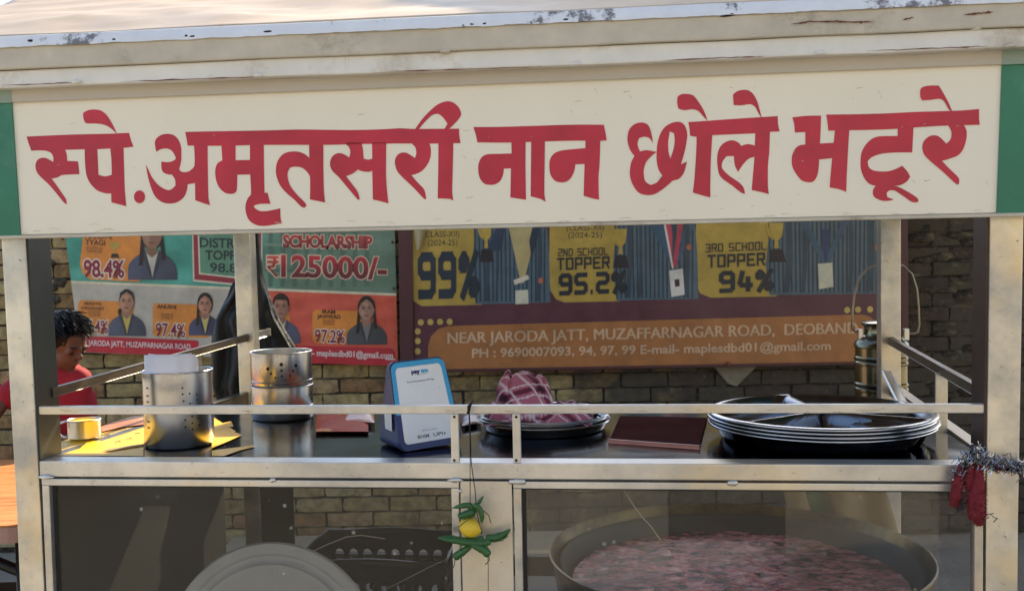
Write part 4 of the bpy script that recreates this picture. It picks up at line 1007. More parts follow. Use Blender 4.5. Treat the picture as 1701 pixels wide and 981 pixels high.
# counter top: mirror-like stained sheet with a slightly wavy surface
vs = []; fs = []; nx, ny = 150, 60; cu0, cu1, cv0, cv1 = -.905, .80, .044, .592
for j in range(ny+1):
    for i in range(nx+1):
        x = cu0+(cu1-cu0)*i/nx; y = cv0+(cv1-cv0)*j/ny
        if x < -.8: y = max(y, .052)
        vs.append((x, y, ZC+.0009*noise.noise(Vector((x*5, y*7, 0)))+.00025*noise.noise(Vector((x*18, y*20, 3)))))
for j in range(ny):
    for i in range(nx):
        a = j*(nx+1)+i; fs.append((a, a+1, a+nx+2, a+nx+1))
meshobj('counter_top', vs, fs, M['counter'], cart, True)
box('counter_edge', cu0, cu1, cv1-.002, cv1+.012, ZC-.03, ZC-.0015, M['frame'], cart, .001)
box('counter_core', cu0+.05, cu1-.03, .05, cv1-.004, ZC-.016, ZC-.003, M['dark_box'], cart, 0)
# side rails
zr = lambda px, py, v: CV(px, py, v)[1]
LA = (CV(80, 652, .05)[0]+.004, .05, zr(80, 652, .05)); LBk = (-.79, .85, zr(398, 561, .85))
bar('side_rail', LA, LBk, .009, .017, M['rod_dark'], cart, .0008)
bar('side_rail', (-.79, .85, zr(398, 561, .85)), (-.772, .96, zr(425, 552, .95)), .018, .018, M['frame'], cart)
RA = (pr_u0+.006, .05, zr(1632, 650, .05)); RBk = (.818, .85, zr(1480, 566, .85))
bar('side_rail', RA, RBk, .010, .018, M['rod_dark'], cart, .0008)
bar('counter_side_frame', (-.86, .05, 1.072), (-.80, .85, 1.074), .02, .03, M['rod'], cart)
bar('counter_side_frame', (.79, .05, 1.075), (.825, .85, 1.088), .02, .024, M['rod'], cart)
box('counter_side_frame', -.8, .8, .85, .875, .62, .67, M['dark_box'], cart, .002)
# side uprights
t = .62; p = Vector(LA).lerp(Vector(LBk), .70)
box('rail_upright', p.x-.004, p.x+.004, p.y-.004, p.y+.004, 1.06, p.z, M['rod'], cart, .001)
p = Vector(RA).lerp(Vector(RBk), .33)
box('rail_upright', p.x-.013, p.x+.009, p.y-.003, p.y+.003, 1.075, p.z-.004, M['frame'], cart, .001)
# bracket at the foot of the rear right post
bar('gusset', (.80, .82, CV(1470, 617, .83)[1]), (.775, .56, 1.09), .018, .006, M['polish'], cart)
# inside of the cart: shelf, dark ends, burner
box('shelf', -.84, .77, .03, .85, .47, .485, M['dark_box'], cart, .001)
box('side_panel', -.868, -.862, .05, .85, .49, 1.06, M['dark_box'], cart, 0)
box('rear_panel', -.80, CZ(500, 900, .70)[0]-.02, .852, .858, .575, 1.02, M['dark_box'], cart, .001)
box('rear_shelf', .58, .90, .895, 1.15, .965, .99, M['dark_box'], cart, .002)
wh = None
for (u, v) in ((-.68, .1), (.62, .1), (-.68, .8), (.62, .8)):
    w_ = lathe('wheel', [(.03, -.02), (.13, -.02), (.16, -.022), (.17, 0), (.16, .022), (.13, .02), (.03, .02), (.03, -.02)], M['black_metal'], cart, 32, (u, v, .172)); w_.rotation_euler = (0, math.pi/2, 0)
box('axle', -.7, .64, .09, .11, .16, .18, M['black_metal'], cart, .002); box('axle', -.7, .64, .79, .81, .16, .18, M['black_metal'], cart, .002)

# ================================================================== THINGS ON THE COUNTER
def on(u, v, z): return wpt(u, v, z)
ZT = ZC+.001
# yellow sheet added to paint sun patches and reflections on the left end
sheet = thing('sun_glow_sheet', 'yellow sheet painting sun patches and reflections on left end of counter', 'painted light', on(-.7, .3, ZT), -YAW)
def shp(pts, z0_, mat, name, amp=.0009, th=.0009):
    pts = [CZ(a, b, ZC+.002) for a, b in pts]; fl, tr = tess([pts])
    bm = bmesh.new(); vv = [bm.verts.new((p[0]+.7, p[1]-.3, z0_)) for p in fl]
    for t_ in tr:
        try: bm.faces.new([vv[i] for i in t_])
        except ValueError: pass
    bmesh.ops.subdivide_edges(bm, edges=bm.edges[:], cuts=3, use_grid_fill=True)
    for v in bm.verts: v.co.z += amp*noise.noise(Vector((v.co.x*9, v.co.y*9, z0_*50)))
    return bmobj(name, bm, mat, sheet, True)
shp([(91, 757), (91, 736), (130, 724), (165, 713), (205, 700), (262, 690), (350, 690), (392, 716), (358, 738), (352, 709), (240, 709), (238, 757)], .0012, M['yellow'], 'main_sheet')
shp([(352, 757), (352, 748), (420, 739), (424, 741), (400, 747), (372, 757)], .0012, M['yellow'], 'sun_patch')  # yellow wedges painting sun patches between shadows
shp([(352, 745), (352, 728), (392, 718), (402, 722), (372, 736)], .0016, M['yellow'], 'sun_patch')
shp([(352, 716), (352, 706), (384, 700), (388, 708)], .0016, M['yellow'], 'sun_patch')
shp([(165, 712), (190, 702), (222, 693), (262, 690), (340, 690), (330, 703), (250, 706), (205, 711), (170, 719)], .0042, M['orange_reflect'], 'reflected_orange')  # orange reflection painted as a thin layer
shp([(170, 750), (210, 743), (250, 737), (250, 739.5), (212, 746), (180, 751)], .0036, M['tan_cloth'], 'tan_band')
for i, (x, y) in enumerate(((178, 727), (196, 738), (205, 716), (215, 733), (228, 724))):
    c = CZ(x, y, ZC); vs_, fs_ = tube_geo([(c[0]+.7+.004*math.cos(a), c[1]-.3+.006*math.sin(a), .0045) for a in [k*.6 for k in range(8)]], .0007, 5)
    meshobj('printed_mark', vs_, fs_, M['gap'], sheet)

def canister(px, py, rpx, ytop, label, two=False):
    u, v = CZ(px, py, ZC); P = on(u, v, ZT); m_ = P.y/F; r = rpx*m_
    ht = (CAMH-(ytop-410+.02*(850-px)*-1)*m_)-ZT if False else PY(px, ytop, P.y).z-ZT
    t = thing('steel_canister', label, 'canister', P, -YAW, 'perforated steel canisters on the counter')
    def shell(name, z0_, z1_, rr):
        lathe(name, [(0, z0_+.002), (rr*.96, z0_), (rr, z0_+.004), (rr, z1_-.004), (rr+.0016, z1_-.0035), (rr+.0018, z1_-.001), (rr+.0004, z1_), (rr-.0016, z1_-.001), (rr-.0016, z0_+.006), (0, z0_+.006)], M['polish'], t, 72)
    if two:
        shell('lower_tin', 0, ht*.5, r*1.012); shell('upper_tin', ht*.5+.0003, ht, r)
        lathe('raised_ring', [(r*1.012, ht*.18), (r*1.012+.0014, ht*.19), (r*1.012, ht*.2)], M['polish'], t, 72)
        lathe('raised_ring', [(r, ht*.56), (r+.0014, ht*.57), (r, ht*.58)], M['polish'], t, 72)
        dots = [(0, .84, 1.35), (0, .75, .95), (0, .67, .8), (-.45, .78, 1.35), (-.34, .71, .95), (-.2, .65, .8), (.48, .81, 1.35), (.38, .735, .95), (.27, .67, .8)]
        rot = 0.02
    else:
        shell('tin', 0, ht, r); dots = []
        for a in (-1.05, -.98): dots += [(a, .35+.01, .6), (a, .28, .6), (a, .7, .6), (a, .62, .6), (a, .8, .6)]
        for da, zz in ((.0, .80), (.0, .72), (0.02, .63), (.2, .59), (.2, .72), (.42, .63), (.42, .7), (.25, .42), (.05, .38), (.25, .33), (.45, .38), (.05, .29), (.25, .25), (.45, .29)): dots.append((.12+da, zz, .65))
        rot = 0.
    for (a, zz, s_) in dots:
        # angle measured from the direction to the camera
        dirc = Vector((0-P.x, 0-P.y)); base = math.atan2(dirc.y, dirc.x)+YAW
        an = base+a; rr = r+.0003; hh = zz*ht
        bm = bmesh.new(); bmesh.ops.create_circle(bm, cap_ends=True, segments=12, radius=.0028*s_)
        for v_ in bm.verts:
            lx, lz = v_.co.x, v_.co.y; aa = an+lx/rr; v_.co = Vector((rr*math.cos(aa), rr*math.sin(aa), hh+lz))
        bmobj('hole', bm, M['hole'], t)
    return t, P, r, ht
tc1, P1, r1, h1_ = canister(299, 737, 56, 613, 'tall shiny perforated steel canister holding the folded white paper')
P1l = P1
# folded papers standing in the first canister
t = thing('paper_stack', 'folded white papers standing in the left steel canister', 'paper', P1+Vector((0, 0, .008)), -YAW)
for k in range(7):
    vs = []; fs = []; rr = r1*.93-.0045*k; n = 26; zt_ = h1_+.024-.0006*k + (.003 if k == 2 else 0)
    a0, a1 = (-math.pi/2-.95, -math.pi/2+1.15) if k < 5 else (-math.pi/2-.4, -math.pi/2+1.6)
    for i in range(n+1):
        a = a0+(a1-a0)*i/n
        ex = .0015*math.sin(i*.9+k)
        for z in (0, zt_ - (.006 if i > n-2 else 0)): vs.append(((rr+ex)*math.cos(a), (rr+ex)*math.sin(a), z))
    for i in range(n): fs.append((2*i, 2*i+2, 2*i+3, 2*i+1))
    o = meshobj('sheet', vs, fs, M['paper'], t, True); o.modifiers.new('s', 'SOLIDIFY').thickness = .0012
tc2, P2, r2, h2_ = canister(470, 693, 50, 582, 'two stacked steel tins with a fan of holes, beside the payment stand', True)

# payment stand
A = CZ(664, 752, ZC); B = CZ(770, 738, ZC); Bk = CZ(640, 722, ZC)
A = Vector(A); B = Vector(B); Bk = Vector(Bk); ex = (B-A); wst = ex.length; ex.normalize(); ey = Vector((-ex.y, ex.x)); dep = .10; print('stand', A, B, wst, ex)
ps = thing('payment_stand', 'navy wedge shaped payment stand with white card edged in light blue', 'card stand', on(A.x, A.y, ZT), math.atan2(ex.y, ex.x)-YAW)
ps.rotation_euler[1] = -.035
htop = .158; lean = .045
# outline across the face, rounded corners
def rr_out(w, h, r, n=6):
    o_ = []
    for (cx, cz, a0) in ((w-r, r, -90), (w-r, h-r, 0), (r, h-r, 90), (r, r, 180)):
        for k in range(n+1): a = math.radians(a0+90*k/n); o_.append((cx+r*math.cos(a), cz+r*math.sin(a)))
    return o_
taper = .86
def fpt(x, s, out=0.):     # point on the leaning face: x across 0..1, s up 0..1
    xx = .5+(x-.5)*(1-(1-taper)*s); nrm = Vector((0, -htop, lean)).normalized()
    return Vector((wst*xx, lean*s, htop*s))+nrm*out
bm = bmesh.new(); out = rr_out(1, 1, .1)
fr = [bm.verts.new(fpt(x, s)) for x, s in out]; bk = []
for x, s in out:
    p = fpt(x, s); yb_ = dep*(1-s)+(lean+.018)*s; bk.append(bm.verts.new((p.x*.94+wst*.03, yb_, p.z*.985)))
bm.faces.new(fr); bm.faces.new(bk[::-1])
for i in range(len(fr)): j = (i+1) % len(fr); bm.faces.new((fr[i], bk[i], bk[j], fr[j]))
bmesh.ops.bevel(bm, geom=[e for e in bm.edges if e.verts[0] in fr and e.verts[1] in fr], offset=.003, segments=3, affect='EDGES')
bmobj('body', bm, M['navy'], ps)
def sfn(px, py, ly): return fpt(px, py, .0004+.0002*ly)
p = Pr(sfn)
p.poly([(x*.97+.015, .40+(s)*.585) for x, s in rr_out(1, 1, .13)], (58, 164, 216), 1)
p.poly([(.015, .40), (.985, .40), (.985, .5), (.015, .5)], (58, 164, 216), .6)
p.build('blue_border', M['print_clean'], ps)
p = Pr(sfn); p.poly([(.09+x*.82, .07+s*.855) for x, s in rr_out(1, 1, .07)], (236, 238, 240), 2.5); p.build('card', M['print_clean'], ps)
p = Pr(sfn)
def stx(s_, x0, x1, y, h, col, bold=.0):
    vs_, fs_ = text_geo(s_, bold); xa_ = min(v[0] for v in vs_); xb_ = max(v[0] for v in vs_)
    p.add([(x0+(v[0]-xa_)/(xb_-xa_)*(x1-x0), y+v[1]/_H*h) for v in vs_], fs_, col, 4)
stx('pay', .36, .52, .842, .042, (24, 38, 96), .06); stx('tm', .53, .66, .842, .042, (40, 160, 220), .06)
stx('Accepted Here', .42, .63, .82, .012, (60, 62, 70)); stx('Scan & Pay using any UPI App', .26, .74, .745, .018, (50, 52, 60), .01)
stx('All-in-one', .38, .62, .19, .014, (70, 72, 80)); stx('BHIM', .30, .48, .115, .036, (92, 96, 108), .02); stx('UPI', .55, .70, .115, .036, (92, 96, 108), .02)
p.poly([(.72, .145), (.75, .13), (.72, .112)], (92, 96, 108), 4)
p.build('lettering', M['print_clean'], ps)
# slot label on the left side of the stand
bm = bmesh.new(); c = [Vector((-.0006+.03*wst*k, dep*.28+(dep*.34)*q, htop*(.22+.2*s))) for (q, s, k) in ((0, 0, .2), (1, 0, .9), (1, 1, .9), (0, 1, .3))]
bm.faces.new([bm.verts.new(v) for v in c]); r = bmesh.ops.extrude_face_region(bm, geom=bm.faces[:]); 
for e in r['geom']:
    if isinstance(e, bmesh.types.BMVert): e.co.x -= .0015
bmobj('side_label', bm, M['lid'], ps)

# round plates with the cloth
def plate(label, u, v, z, r, group, mat='plate', lift=.019):
    t = lathe('steel_plate', [(0, .001), (r*.84, .0), (r*.88, .002), (r*.93, lift*.75), (r*.97, lift*.95), (r, lift), (r+.0012, lift-.0016), (r-.001, lift-.003), (r*.965, lift-.004), (r*.9, 0), (r*.85, -.0012), (0, -.0012)], M[mat], None, 96, wpt(u, v, z))
    t.rotation_euler = (0, 0, -YAW); return tag(t, label, 'plate', group)
pu, pv = CZ(903, 711, ZC)
for k, lb in enumerate(('bottom round steel plate of the pile under the checked cloth', 'middle round steel plate of the pile under the checked cloth', 'top round steel plate directly under the checked cloth')):
    plate(lb, pu+(.003, -.002, .002)[k], pv+(0, .003, -.001)[k], ZT+.0013+k*.0062, .131, 'round plates under the cloth')
# checked cloth bundle
clp = wpt(pu, pv, ZT+.02); vs = []; cols = []; fs = []; n = 120
def hgt(s, t_):
    h = .081*max(0, 1-(abs(s+.042)/(.064 if s > -.042 else .052))**2.2-(abs(t_-.01)/.085)**2.2)**.6+.030*max(0, 1-((s+.088)/.026)**2-((t_+.01)/.05)**2)**.5+.020*max(0, 1-((s-.045)/.06)**2-((t_)/.08)**2)**.5
    h += .010*abs(noise.noise(Vector((s*22, t_*22, 1))))+.010*abs(noise.noise(Vector((s*44+3, t_*30, 2))))+.012*(.5+.5*math.sin(s*95+t_*60+6*noise.noise(Vector((s*12, t_*12, 5)))))*math.exp(-((s+.02)/.07)**2)*.6
    return h
def chk(a, b):
    a = (a*1.0) % 1.; b = b % 1.
    c = (182, 108, 132); d = (98, 38, 62)
    ka = 1 if a < .2 else 0; kb = 1 if b < .2 else 0; w_ = (abs(a-.34) < .035) or (abs(b-.34) < .035) or (abs(a-.86) < .03) or (abs(b-.86) < .03)
    if w_: return (222, 204, 214)
    if ka and kb: return (52, 26, 44)
    if ka or kb: return (112, 44, 68)
    return c
for j in range(n+1):
    for i in range(n+1):
        a, b = i/n, j/n; s = -.113+.215*a; t_ = -.095+.18*b
        edge = min(a, 1-a, b, 1-b)*6
        rx = (s+.01)/.11; q = (rx*rx+(t_/.09)**2)
        h = hgt(s, t_)*(1 if q < .8 else max(.12, 1-(q-.8)*1.2))
        vs.append((s+.006*noise.noise(Vector((s*30, t_*30, 8))), t_+.008*noise.noise(Vector((s*25, t_*25, 9))), h+.002))
        dz = h
        cols.append(lin(chk(s*13+dz*8+.6*noise.noise(Vector((s*9, t_*9, 4)))+t_*8, t_*13+dz*9-s*7+.5*noise.noise(Vector((s*9, t_*9, 7))))))
for j in range(n):
    for i in range(n):
        k = j*(n+1)+i; fs.append((k, k+1, k+n+2, k+n+1))
cl = meshobj('checked_cloth', vs, fs, M['cloth'], None, True, clp, cols); cl.rotation_euler = (0, 0, -YAW)
cl.modifiers.new('s', 'SOLIDIFY').thickness = .0015
tag(cl, 'crumpled pink and maroon checked cloth heaped on the round plates', 'cloth')

# compartment plates
qu, qv = CZ(1362, 727, ZC)
def compart(k):
    R0 = .203; nr, na = 26, 120; vs = []; fs = []
    ribs = [math.radians(x) for x in (95, 215, 325, 20, 160)]
    def h(r, a):
        x = r/R0
        if x > .95: return .030+.0015*math.sin((x-.95)/.05*math.pi)
        side = min(1, max(0, (.95-x)/.07))
        side = side*side*(3-2*side)
        d = 1.
        for rb in ribs:
            da = abs((a-rb+math.pi) % (2*math.pi)-math.pi); dist = r*math.sin(min(da, math.pi/2)) if da < math.pi/2 else r
            d = min(d, max(0, min(1, (dist-.006)/.014)))
        d = min(d, 1.)
        floor = .030-.030*side*(d*d*(3-2*d))
        return floor - .0*d
    for j in range(nr+1):
        r = R0*(j/nr)**.8
        for i in range(na):
            a = 2*math.pi*i/na; vs.append((r*math.cos(a), r*math.sin(a), h(r, a)))
    for j in range(nr):
        for i in range(na):
            a = j*na+i; b = j*na+(i+1) % na; fs.append((a, b, b+na, a+na))
    ro = []
    b = len(vs)
    for (dr, dz) in ((.0018, -.001), (.0015, -.0035), (-.0005, -.0035)):
        for i in range(na):
            a = 2*math.pi*i/na; vs.append(((R0+dr)*math.cos(a), (R0+dr)*math.sin(a), .030+dz))
    base = nr*na
    for ring_, nxt in ((base, b), (b, b+na), (b+na, b+2*na)):
        for i in range(na): j2 = (i+1) % na; fs.append((ring_+i, ring_+j2, nxt+j2, nxt+i))
    return vs, fs
vs, fs = compart(0)
lbs = ('lowest large compartment plate of the stack beside the milk can', 'second lowest large compartment plate of the stack beside the milk can', 'third large compartment plate up in the stack beside the milk can', 'topmost large compartment plate with empty dark hollows facing up')
me0 = None
for k, lb in enumerate(lbs):
    if me0 is None:
        o = meshobj('compartment_plate', vs, fs, M['plate_dark'], None, True); me0 = o.data
        me0.materials.append(M['plate'])
        for pg in me0.polygons:
            c = pg.center
            if math.hypot(c.x, c.y) > .203*.975: pg.material_index = 1
    else:
        o = bpy.data.objects.new('compartment_plate', me0); COL.objects.link(o)
    o.location = wpt(qu+(0, .003, -.002, .001)[k], qv+(0, -.002, .002, 0)[k], ZT+.002+k*.0063); o.rotation_euler = (0, 0, -YAW+.03*k)
    tag(o, lb, 'plate', 'compartment plates stacked on the counter')

# maroon slab and pink edge painting a reflection in the counter
mb = thing('reflection_slab', 'flat maroon slab with pink front edge painting a counter reflection between the plate stacks', 'painted reflection', on(.16, .33, ZT), -YAW)
ps_ = [CZ(a, b, ZC) for a, b in ((1012, 735), (1162, 746), (1175, 697), (1030, 694))]
def flatslab(name, pts, z0_, z1_, mat, par, ox, oy):
    bm = bmesh.new(); f = bm.faces.new([bm.verts.new((p[0]-ox, p[1]-oy, z0_)) for p in pts]); r = bmesh.ops.extrude_face_region(bm, geom=[f])
    for e in r['geom']:
        if isinstance(e, bmesh.types.BMVert): e.co.z = z1_
    bmesh.ops.bevel(bm, geom=list(bm.edges), offset=.0008, segments=1, affect='EDGES'); return bmobj(name, bm, mat, par)
flatslab('top', ps_, 0, .004, M['maroon'], mb, .16, .33)
a_, b_ = Vector(ps_[0]), Vector(ps_[1])
bar('front_edge', (a_.x-.16, a_.y-.33-.002, .003), (b_.x-.16, b_.y-.33-.002, .003), .004, .007, M['pink_edge'], mb)
# packets; the orange red and cream ones paint the banner's reflection
def packet(name, label, quad, hgt_, mat, cat, seed):
    pts = [CZ(a, b, ZC) for a, b in quad]; c = (sum(p[0] for p in pts)/4, sum(p[1] for p in pts)/4); vs = []; fs = []; n = 14
    for side in (1, -1):
        for j in range(n+1):
            for i in range(n+1):
                a, b = i/n, j/n
                x = (pts[0][0]*(1-a)+pts[1][0]*a)*(1-b)+(pts[3][0]*(1-a)+pts[2][0]*a)*b; y = (pts[0][1]*(1-a)+pts[1][1]*a)*(1-b)+(pts[3][1]*(1-a)+pts[2][1]*a)*b
                k = math.sin(a*math.pi)**.5*math.sin(b*math.pi)**.5 if 0 < a < 1 and 0 < b < 1 else 0
                z = hgt_*.5+side*hgt_*.5*k+(.25*hgt_*noise.noise(Vector((x*30, y*30, seed)))*k if side > 0 else 0)
                vs.append((x-c[0], y-c[1], z))
    m_ = (n+1)**2
    for s in (0, 1):
        for j in range(n):
            for i in range(n):
                k = s*m_+j*(n+1)+i; f = (k, k+1, k+n+2, k+n+1); fs.append(f if s == 0 else f[::-1])
    o = meshobj(name, vs, fs, mat, None, True, wpt(c[0], c[1], ZT)); o.rotation_euler = (0, 0, -YAW); return tag(o, label, cat)
packet('packet', 'orange red packet shape painting a counter reflection right of the stacked tins', [(524, 722), (612, 722), (612, 694), (526, 690)], .012, M['redreflect'], 'packet', 1)
packet('packet', 'yellow and cream packet shape painting a reflection beside the payment stand', [(572, 708), (622, 710), (622, 692), (574, 690)], .02, M['orange_reflect'], 'packet', 2)
packet('packet', 'dark purple packet lying between payment stand and round plates', [(768, 714), (800, 709), (796, 694), (764, 696)], .016, M['purplepack'], 'packet', 3)

# mug at the left end of the counter
mu, mv = CZ(141, 731, ZC); mug = thing('steel_mug', 'small steel mug with a looped handle standing on the yellow sheet', 'mug', on(mu, mv, ZT+.004), -YAW)
mr = .031; mh = .038
lathe('cup', [(0, .001), (mr*.9, 0), (mr, .003), (mr, mh-.003), (mr+.0015, mh-.001), (mr, mh), (mr-.0012, mh-.001), (mr-.0012, .004), (0, .004)], M['polish'], mug, 48)
lathe('sun_glow_disc', [(0, mh-.004), (mr-.0014, mh-.004)], M['yellow'], mug, 48)  # yellow disc painting the sunlit look of the mug rim
pts = [(-mr-.022*math.sin(t_)+.002, -.012, mh*.5+mh*.42*math.cos(t_)) for t_ in [k*math.pi/12 for k in range(13)]]
tube('handle', pts, .0022, M['polish'], mug, 8)

# milk can behind the rear right post
mc = PY(1464, 650, 2.78); can = thing('milk_can', 'steel milk can with wire bail handle behind the rear right post', 'milk can', (mc.x, 2.78, .9905+.0))
m_ = 2.78/F; z_of = lambda y: PY(1464, y, 2.78).z-.9905; rc = 43*m_
prof = [(0, 0), (rc*.9, 0), (rc*.97, .004), (rc*.97, z_of(648)), (rc*1.02, z_of(646)), (rc*1.02, z_of(643)), (rc*.97, z_of(641)), (rc*1.02, z_of(638)), (rc*1.02, z_of(635)), (rc*.97, z_of(633)),
        (rc*.97, z_of(605)), (rc*1.01, z_of(603)), (rc*1.01, z_of(600)), (rc*.97, z_of(598)), (rc*1.01, z_of(595)), (rc*1.01, z_of(592)), (rc*.97, z_of(590)), (rc*.98, z_of(576)), (rc*1.03, z_of(574)), (rc*1.0, z_of(568)), (rc*.8, z_of(560)), (rc*.66, z_of(556)), (rc*.62, z_of(550)), (rc*.64, z_of(541)), (rc*.72, z_of(538)), (rc*.74, z_of(535)), (rc*.5, z_of(533)), (0, z_of(532))]
lathe('can_body', prof, M['brass'], can, 64)
def hx(x, y): q = PY(x, y, 2.78); return (q.x-mc.x, 0, q.z-.9905)
tube('bail_handle', [hx(*q) for q in ((1428, 551), (1420, 550), (1415, 543), (1416, 520), (1419, 490), (1427, 462), (1442, 445), (1460, 438), (1480, 437), (1500, 441), (1515, 455), (1523, 480), (1526, 510), (1527, 540), (1525, 551), (1518, 554), (1508, 553))], .003, M['rod'], can, 8)
for x in (1429, 1505):
    q = hx(x, 554); box('ear', q[0]-.007, q[0]+.007, -.006, .006, q[2]-.018, q[2]+.014, M['polish'], can, .002)

# black polythene bag on the rear left post
bagY = 2.78; bc = PY(415, 540, bagY); bag = thing('plastic_bag', 'black polythene bag hanging from the rear left post of the cart', 'bag', (bc.x, bagY, 1.3))
rows = [(383, 413, 430, .02), (420, 409, 433, .03), (455, 396, 438, .05), (475, 384, 443, .07), (490, 378, 447, .07), (505, 370, 452, .08), (530, 358, 462, .09), (555, 352, 476, .1), (580, 350, 491, .1), (610, 352, 491, .1), (640, 354, 488, .1), (670, 362, 480, .09), (700, 372, 466, .07), (715, 395, 445, .03)]
vs = []; fs = []; n = 64; res = []
for i in range(len(rows)-1):
    for k in range(4):
        f = k/4; res.append(tuple(rows[i][q]*(1-f)+rows[i+1][q]*f for q in range(4)))
res.append(rows[-1])
for (y, x0, x1, d) in res:
    a = PY(x0, y, bagY); b = PY(x1, y, bagY); cx_ = (a.x+b.x)/2; hw = (b.x-a.x)/2; z = (a.z+b.z)/2
    for i in range(n):
        an = 2*math.pi*i/n; fold = 1+.26*math.sin(an*9+y*.02+3*noise.noise(Vector((0, y*.02, 3))))+.22*noise.noise(Vector((math.cos(an)*2.4, math.sin(an)*2.4, y*.018)))
        sx_ = max(-1, min(1, math.cos(an)*(1+.04*math.sin(an*9))))
        vs.append((cx_-bc.x+hw*sx_, .0+d*.5*math.sin(an)*fold, z-1.3))
for j in range(len(res)-1):
    for i in range(n): a = j*n+i; b = j*n+(i+1) % n; fs.append((a, b, b+n, a+n))
fs.append(tuple(range(n))); fs.append(tuple(range(len(vs)-n, len(vs))))
meshobj('bag_body', vs, fs, M['bag'], bag, True)
q = PY(421, 384, bagY); tube('tie', [(q.x-bc.x-.03, -.0, q.z-1.3+.05), (q.x-bc.x-.01, .03, q.z-1.3+.02), (q.x-bc.x, .06, q.z-1.3-.005)], .004, M['bag'], bag, 6)
zz_ = PY(380, 530, bagY)

# lemon and chillies
lem = CV(782, 875, -.02); ch = thing('lemon_chilli_charm', 'yellow lemon and green chillies hung on black thread at middle of cart front', 'charm', wpt(lem[0], -.022, lem[1]), -YAW)
def lc(x, y, v=0.): q = CV(x, y, -.022+v); return (q[0]-lem[0], v, q[1]-lem[1])
bm = bmesh.new(); bmesh.ops.create_uvsphere(bm, u_segments=28, v_segments=18, radius=1)
c0 = lc(781, 875.5)
for v in bm.verts:
    q = v.co.copy(); tip = 1+.14*abs(q.x)**8; q.x *= tip; v.co = Vector((q.x*.0178, q.y*.0165, q.z*.0163))
o = bmobj('lemon', bm, M['lemon'], ch, True, c0); o.rotation_euler = (0, .35, 0)
def chilli(pts, r, tip=None, v=0.):
    P = [Vector(lc(x, y, v)) for x, y in pts]; out = []
    sm = []
    for i in range(len(P)-1):
        for k in range(6): f = k/6; sm.append(P[i].lerp(P[i+1], f))
    sm.append(P[-1])
    for it in range(4): sm = [sm[0]]+[(sm[i-1]+sm[i]*2+sm[i+1])/4 for i in range(1, len(sm)-1)]+[sm[-1]]
    L = len(sm); rad = [r*.88*max(.07, min(1, (1-(i/(L-1))**3.2)**.6*1.02, .7+i/(L-1)*2.5))*(1+.12*noise.noise(Vector((i*.5, r*1000, 0)))) for i in range(L)]
    o = tube('chilli', sm, rad, M['chilli'], ch, 10)
    return o
chilli([(803, 893), (790, 900), (765, 897), (745, 892), (727, 893)], .0075, v=-.006)
chilli([(815, 899), (798, 902), (772, 900), (750, 896), (733, 895)], .0072, v=-.012)
chilli([(808, 893), (822, 893), (836, 888), (848, 878)], .0078, v=-.002)
chilli([(785, 905), (774, 912), (762, 920), (755, 926)][::-1], .0078, v=-.008)
chilli([(812, 922), (806, 914), (792, 907), (778, 902)], .008, v=-.014)
chilli([(788, 846), (780, 838), (768, 839), (752, 843)], .0058, v=-.004)
chilli([(787, 836), (797, 845), (801, 856), (800, 868)], .0058, v=-.010)
chilli([(790, 852), (784, 850), (776, 854), (765, 856), (763, 850)], .0085, v=-.002)
chilli([(793, 838), (797, 832), (803, 823)], .0036, v=-.004)
for pts in (((803, 847), (812, 855), (815, 868)), ((820, 899), (834, 897), (843, 890), (843, 886)), ((756, 926), (755, 936), (753, 942)), ((812, 922), (813, 930), (806, 937)), ((752, 843), (745, 844), (735, 846))):
    tube('chilli_stalk', [lc(x, y, -.008) for x, y in pts], .001, M['stem'], ch, 6)
tube('thread', [lc(x, y, v) for x, y, v in ((778, 672, .02), (779, 688, .006), (781, 740, 0), (781, 800, 0), (781, 846, 0))], .0007, M['thread'], ch, 5)
tube('thread', [lc(x, y, v) for x, y, v in ((780, 688, .006), (783, 770, 0), (789, 812, 0), (792, 850, 0), (800, 885, -.002))], .0008, M['thread'], ch, 5)
tube('thread', [lc(x, y, -.017) for x, y in ((761, 875), (775, 864), (788, 857), (796, 869), (800, 880))], .0009, M['stem'], ch, 5)
tube('thread', [lc(x, y, 0) for x, y in ((810, 905), (811, 940), (811, 985))], .0006, M['thread'], ch, 5)
for i in range(3):
    q = lc(778+i*1.5, 680, -.0); tube('knot', [(q[0]-.004, .02, q[2]-.009), (q[0]-.002, .0, q[2]-.006), (q[0]+.002, .0, q[2]+.008), (q[0]+.002, .03, q[2]+.010)], .0009, M['thread'], ch, 5)

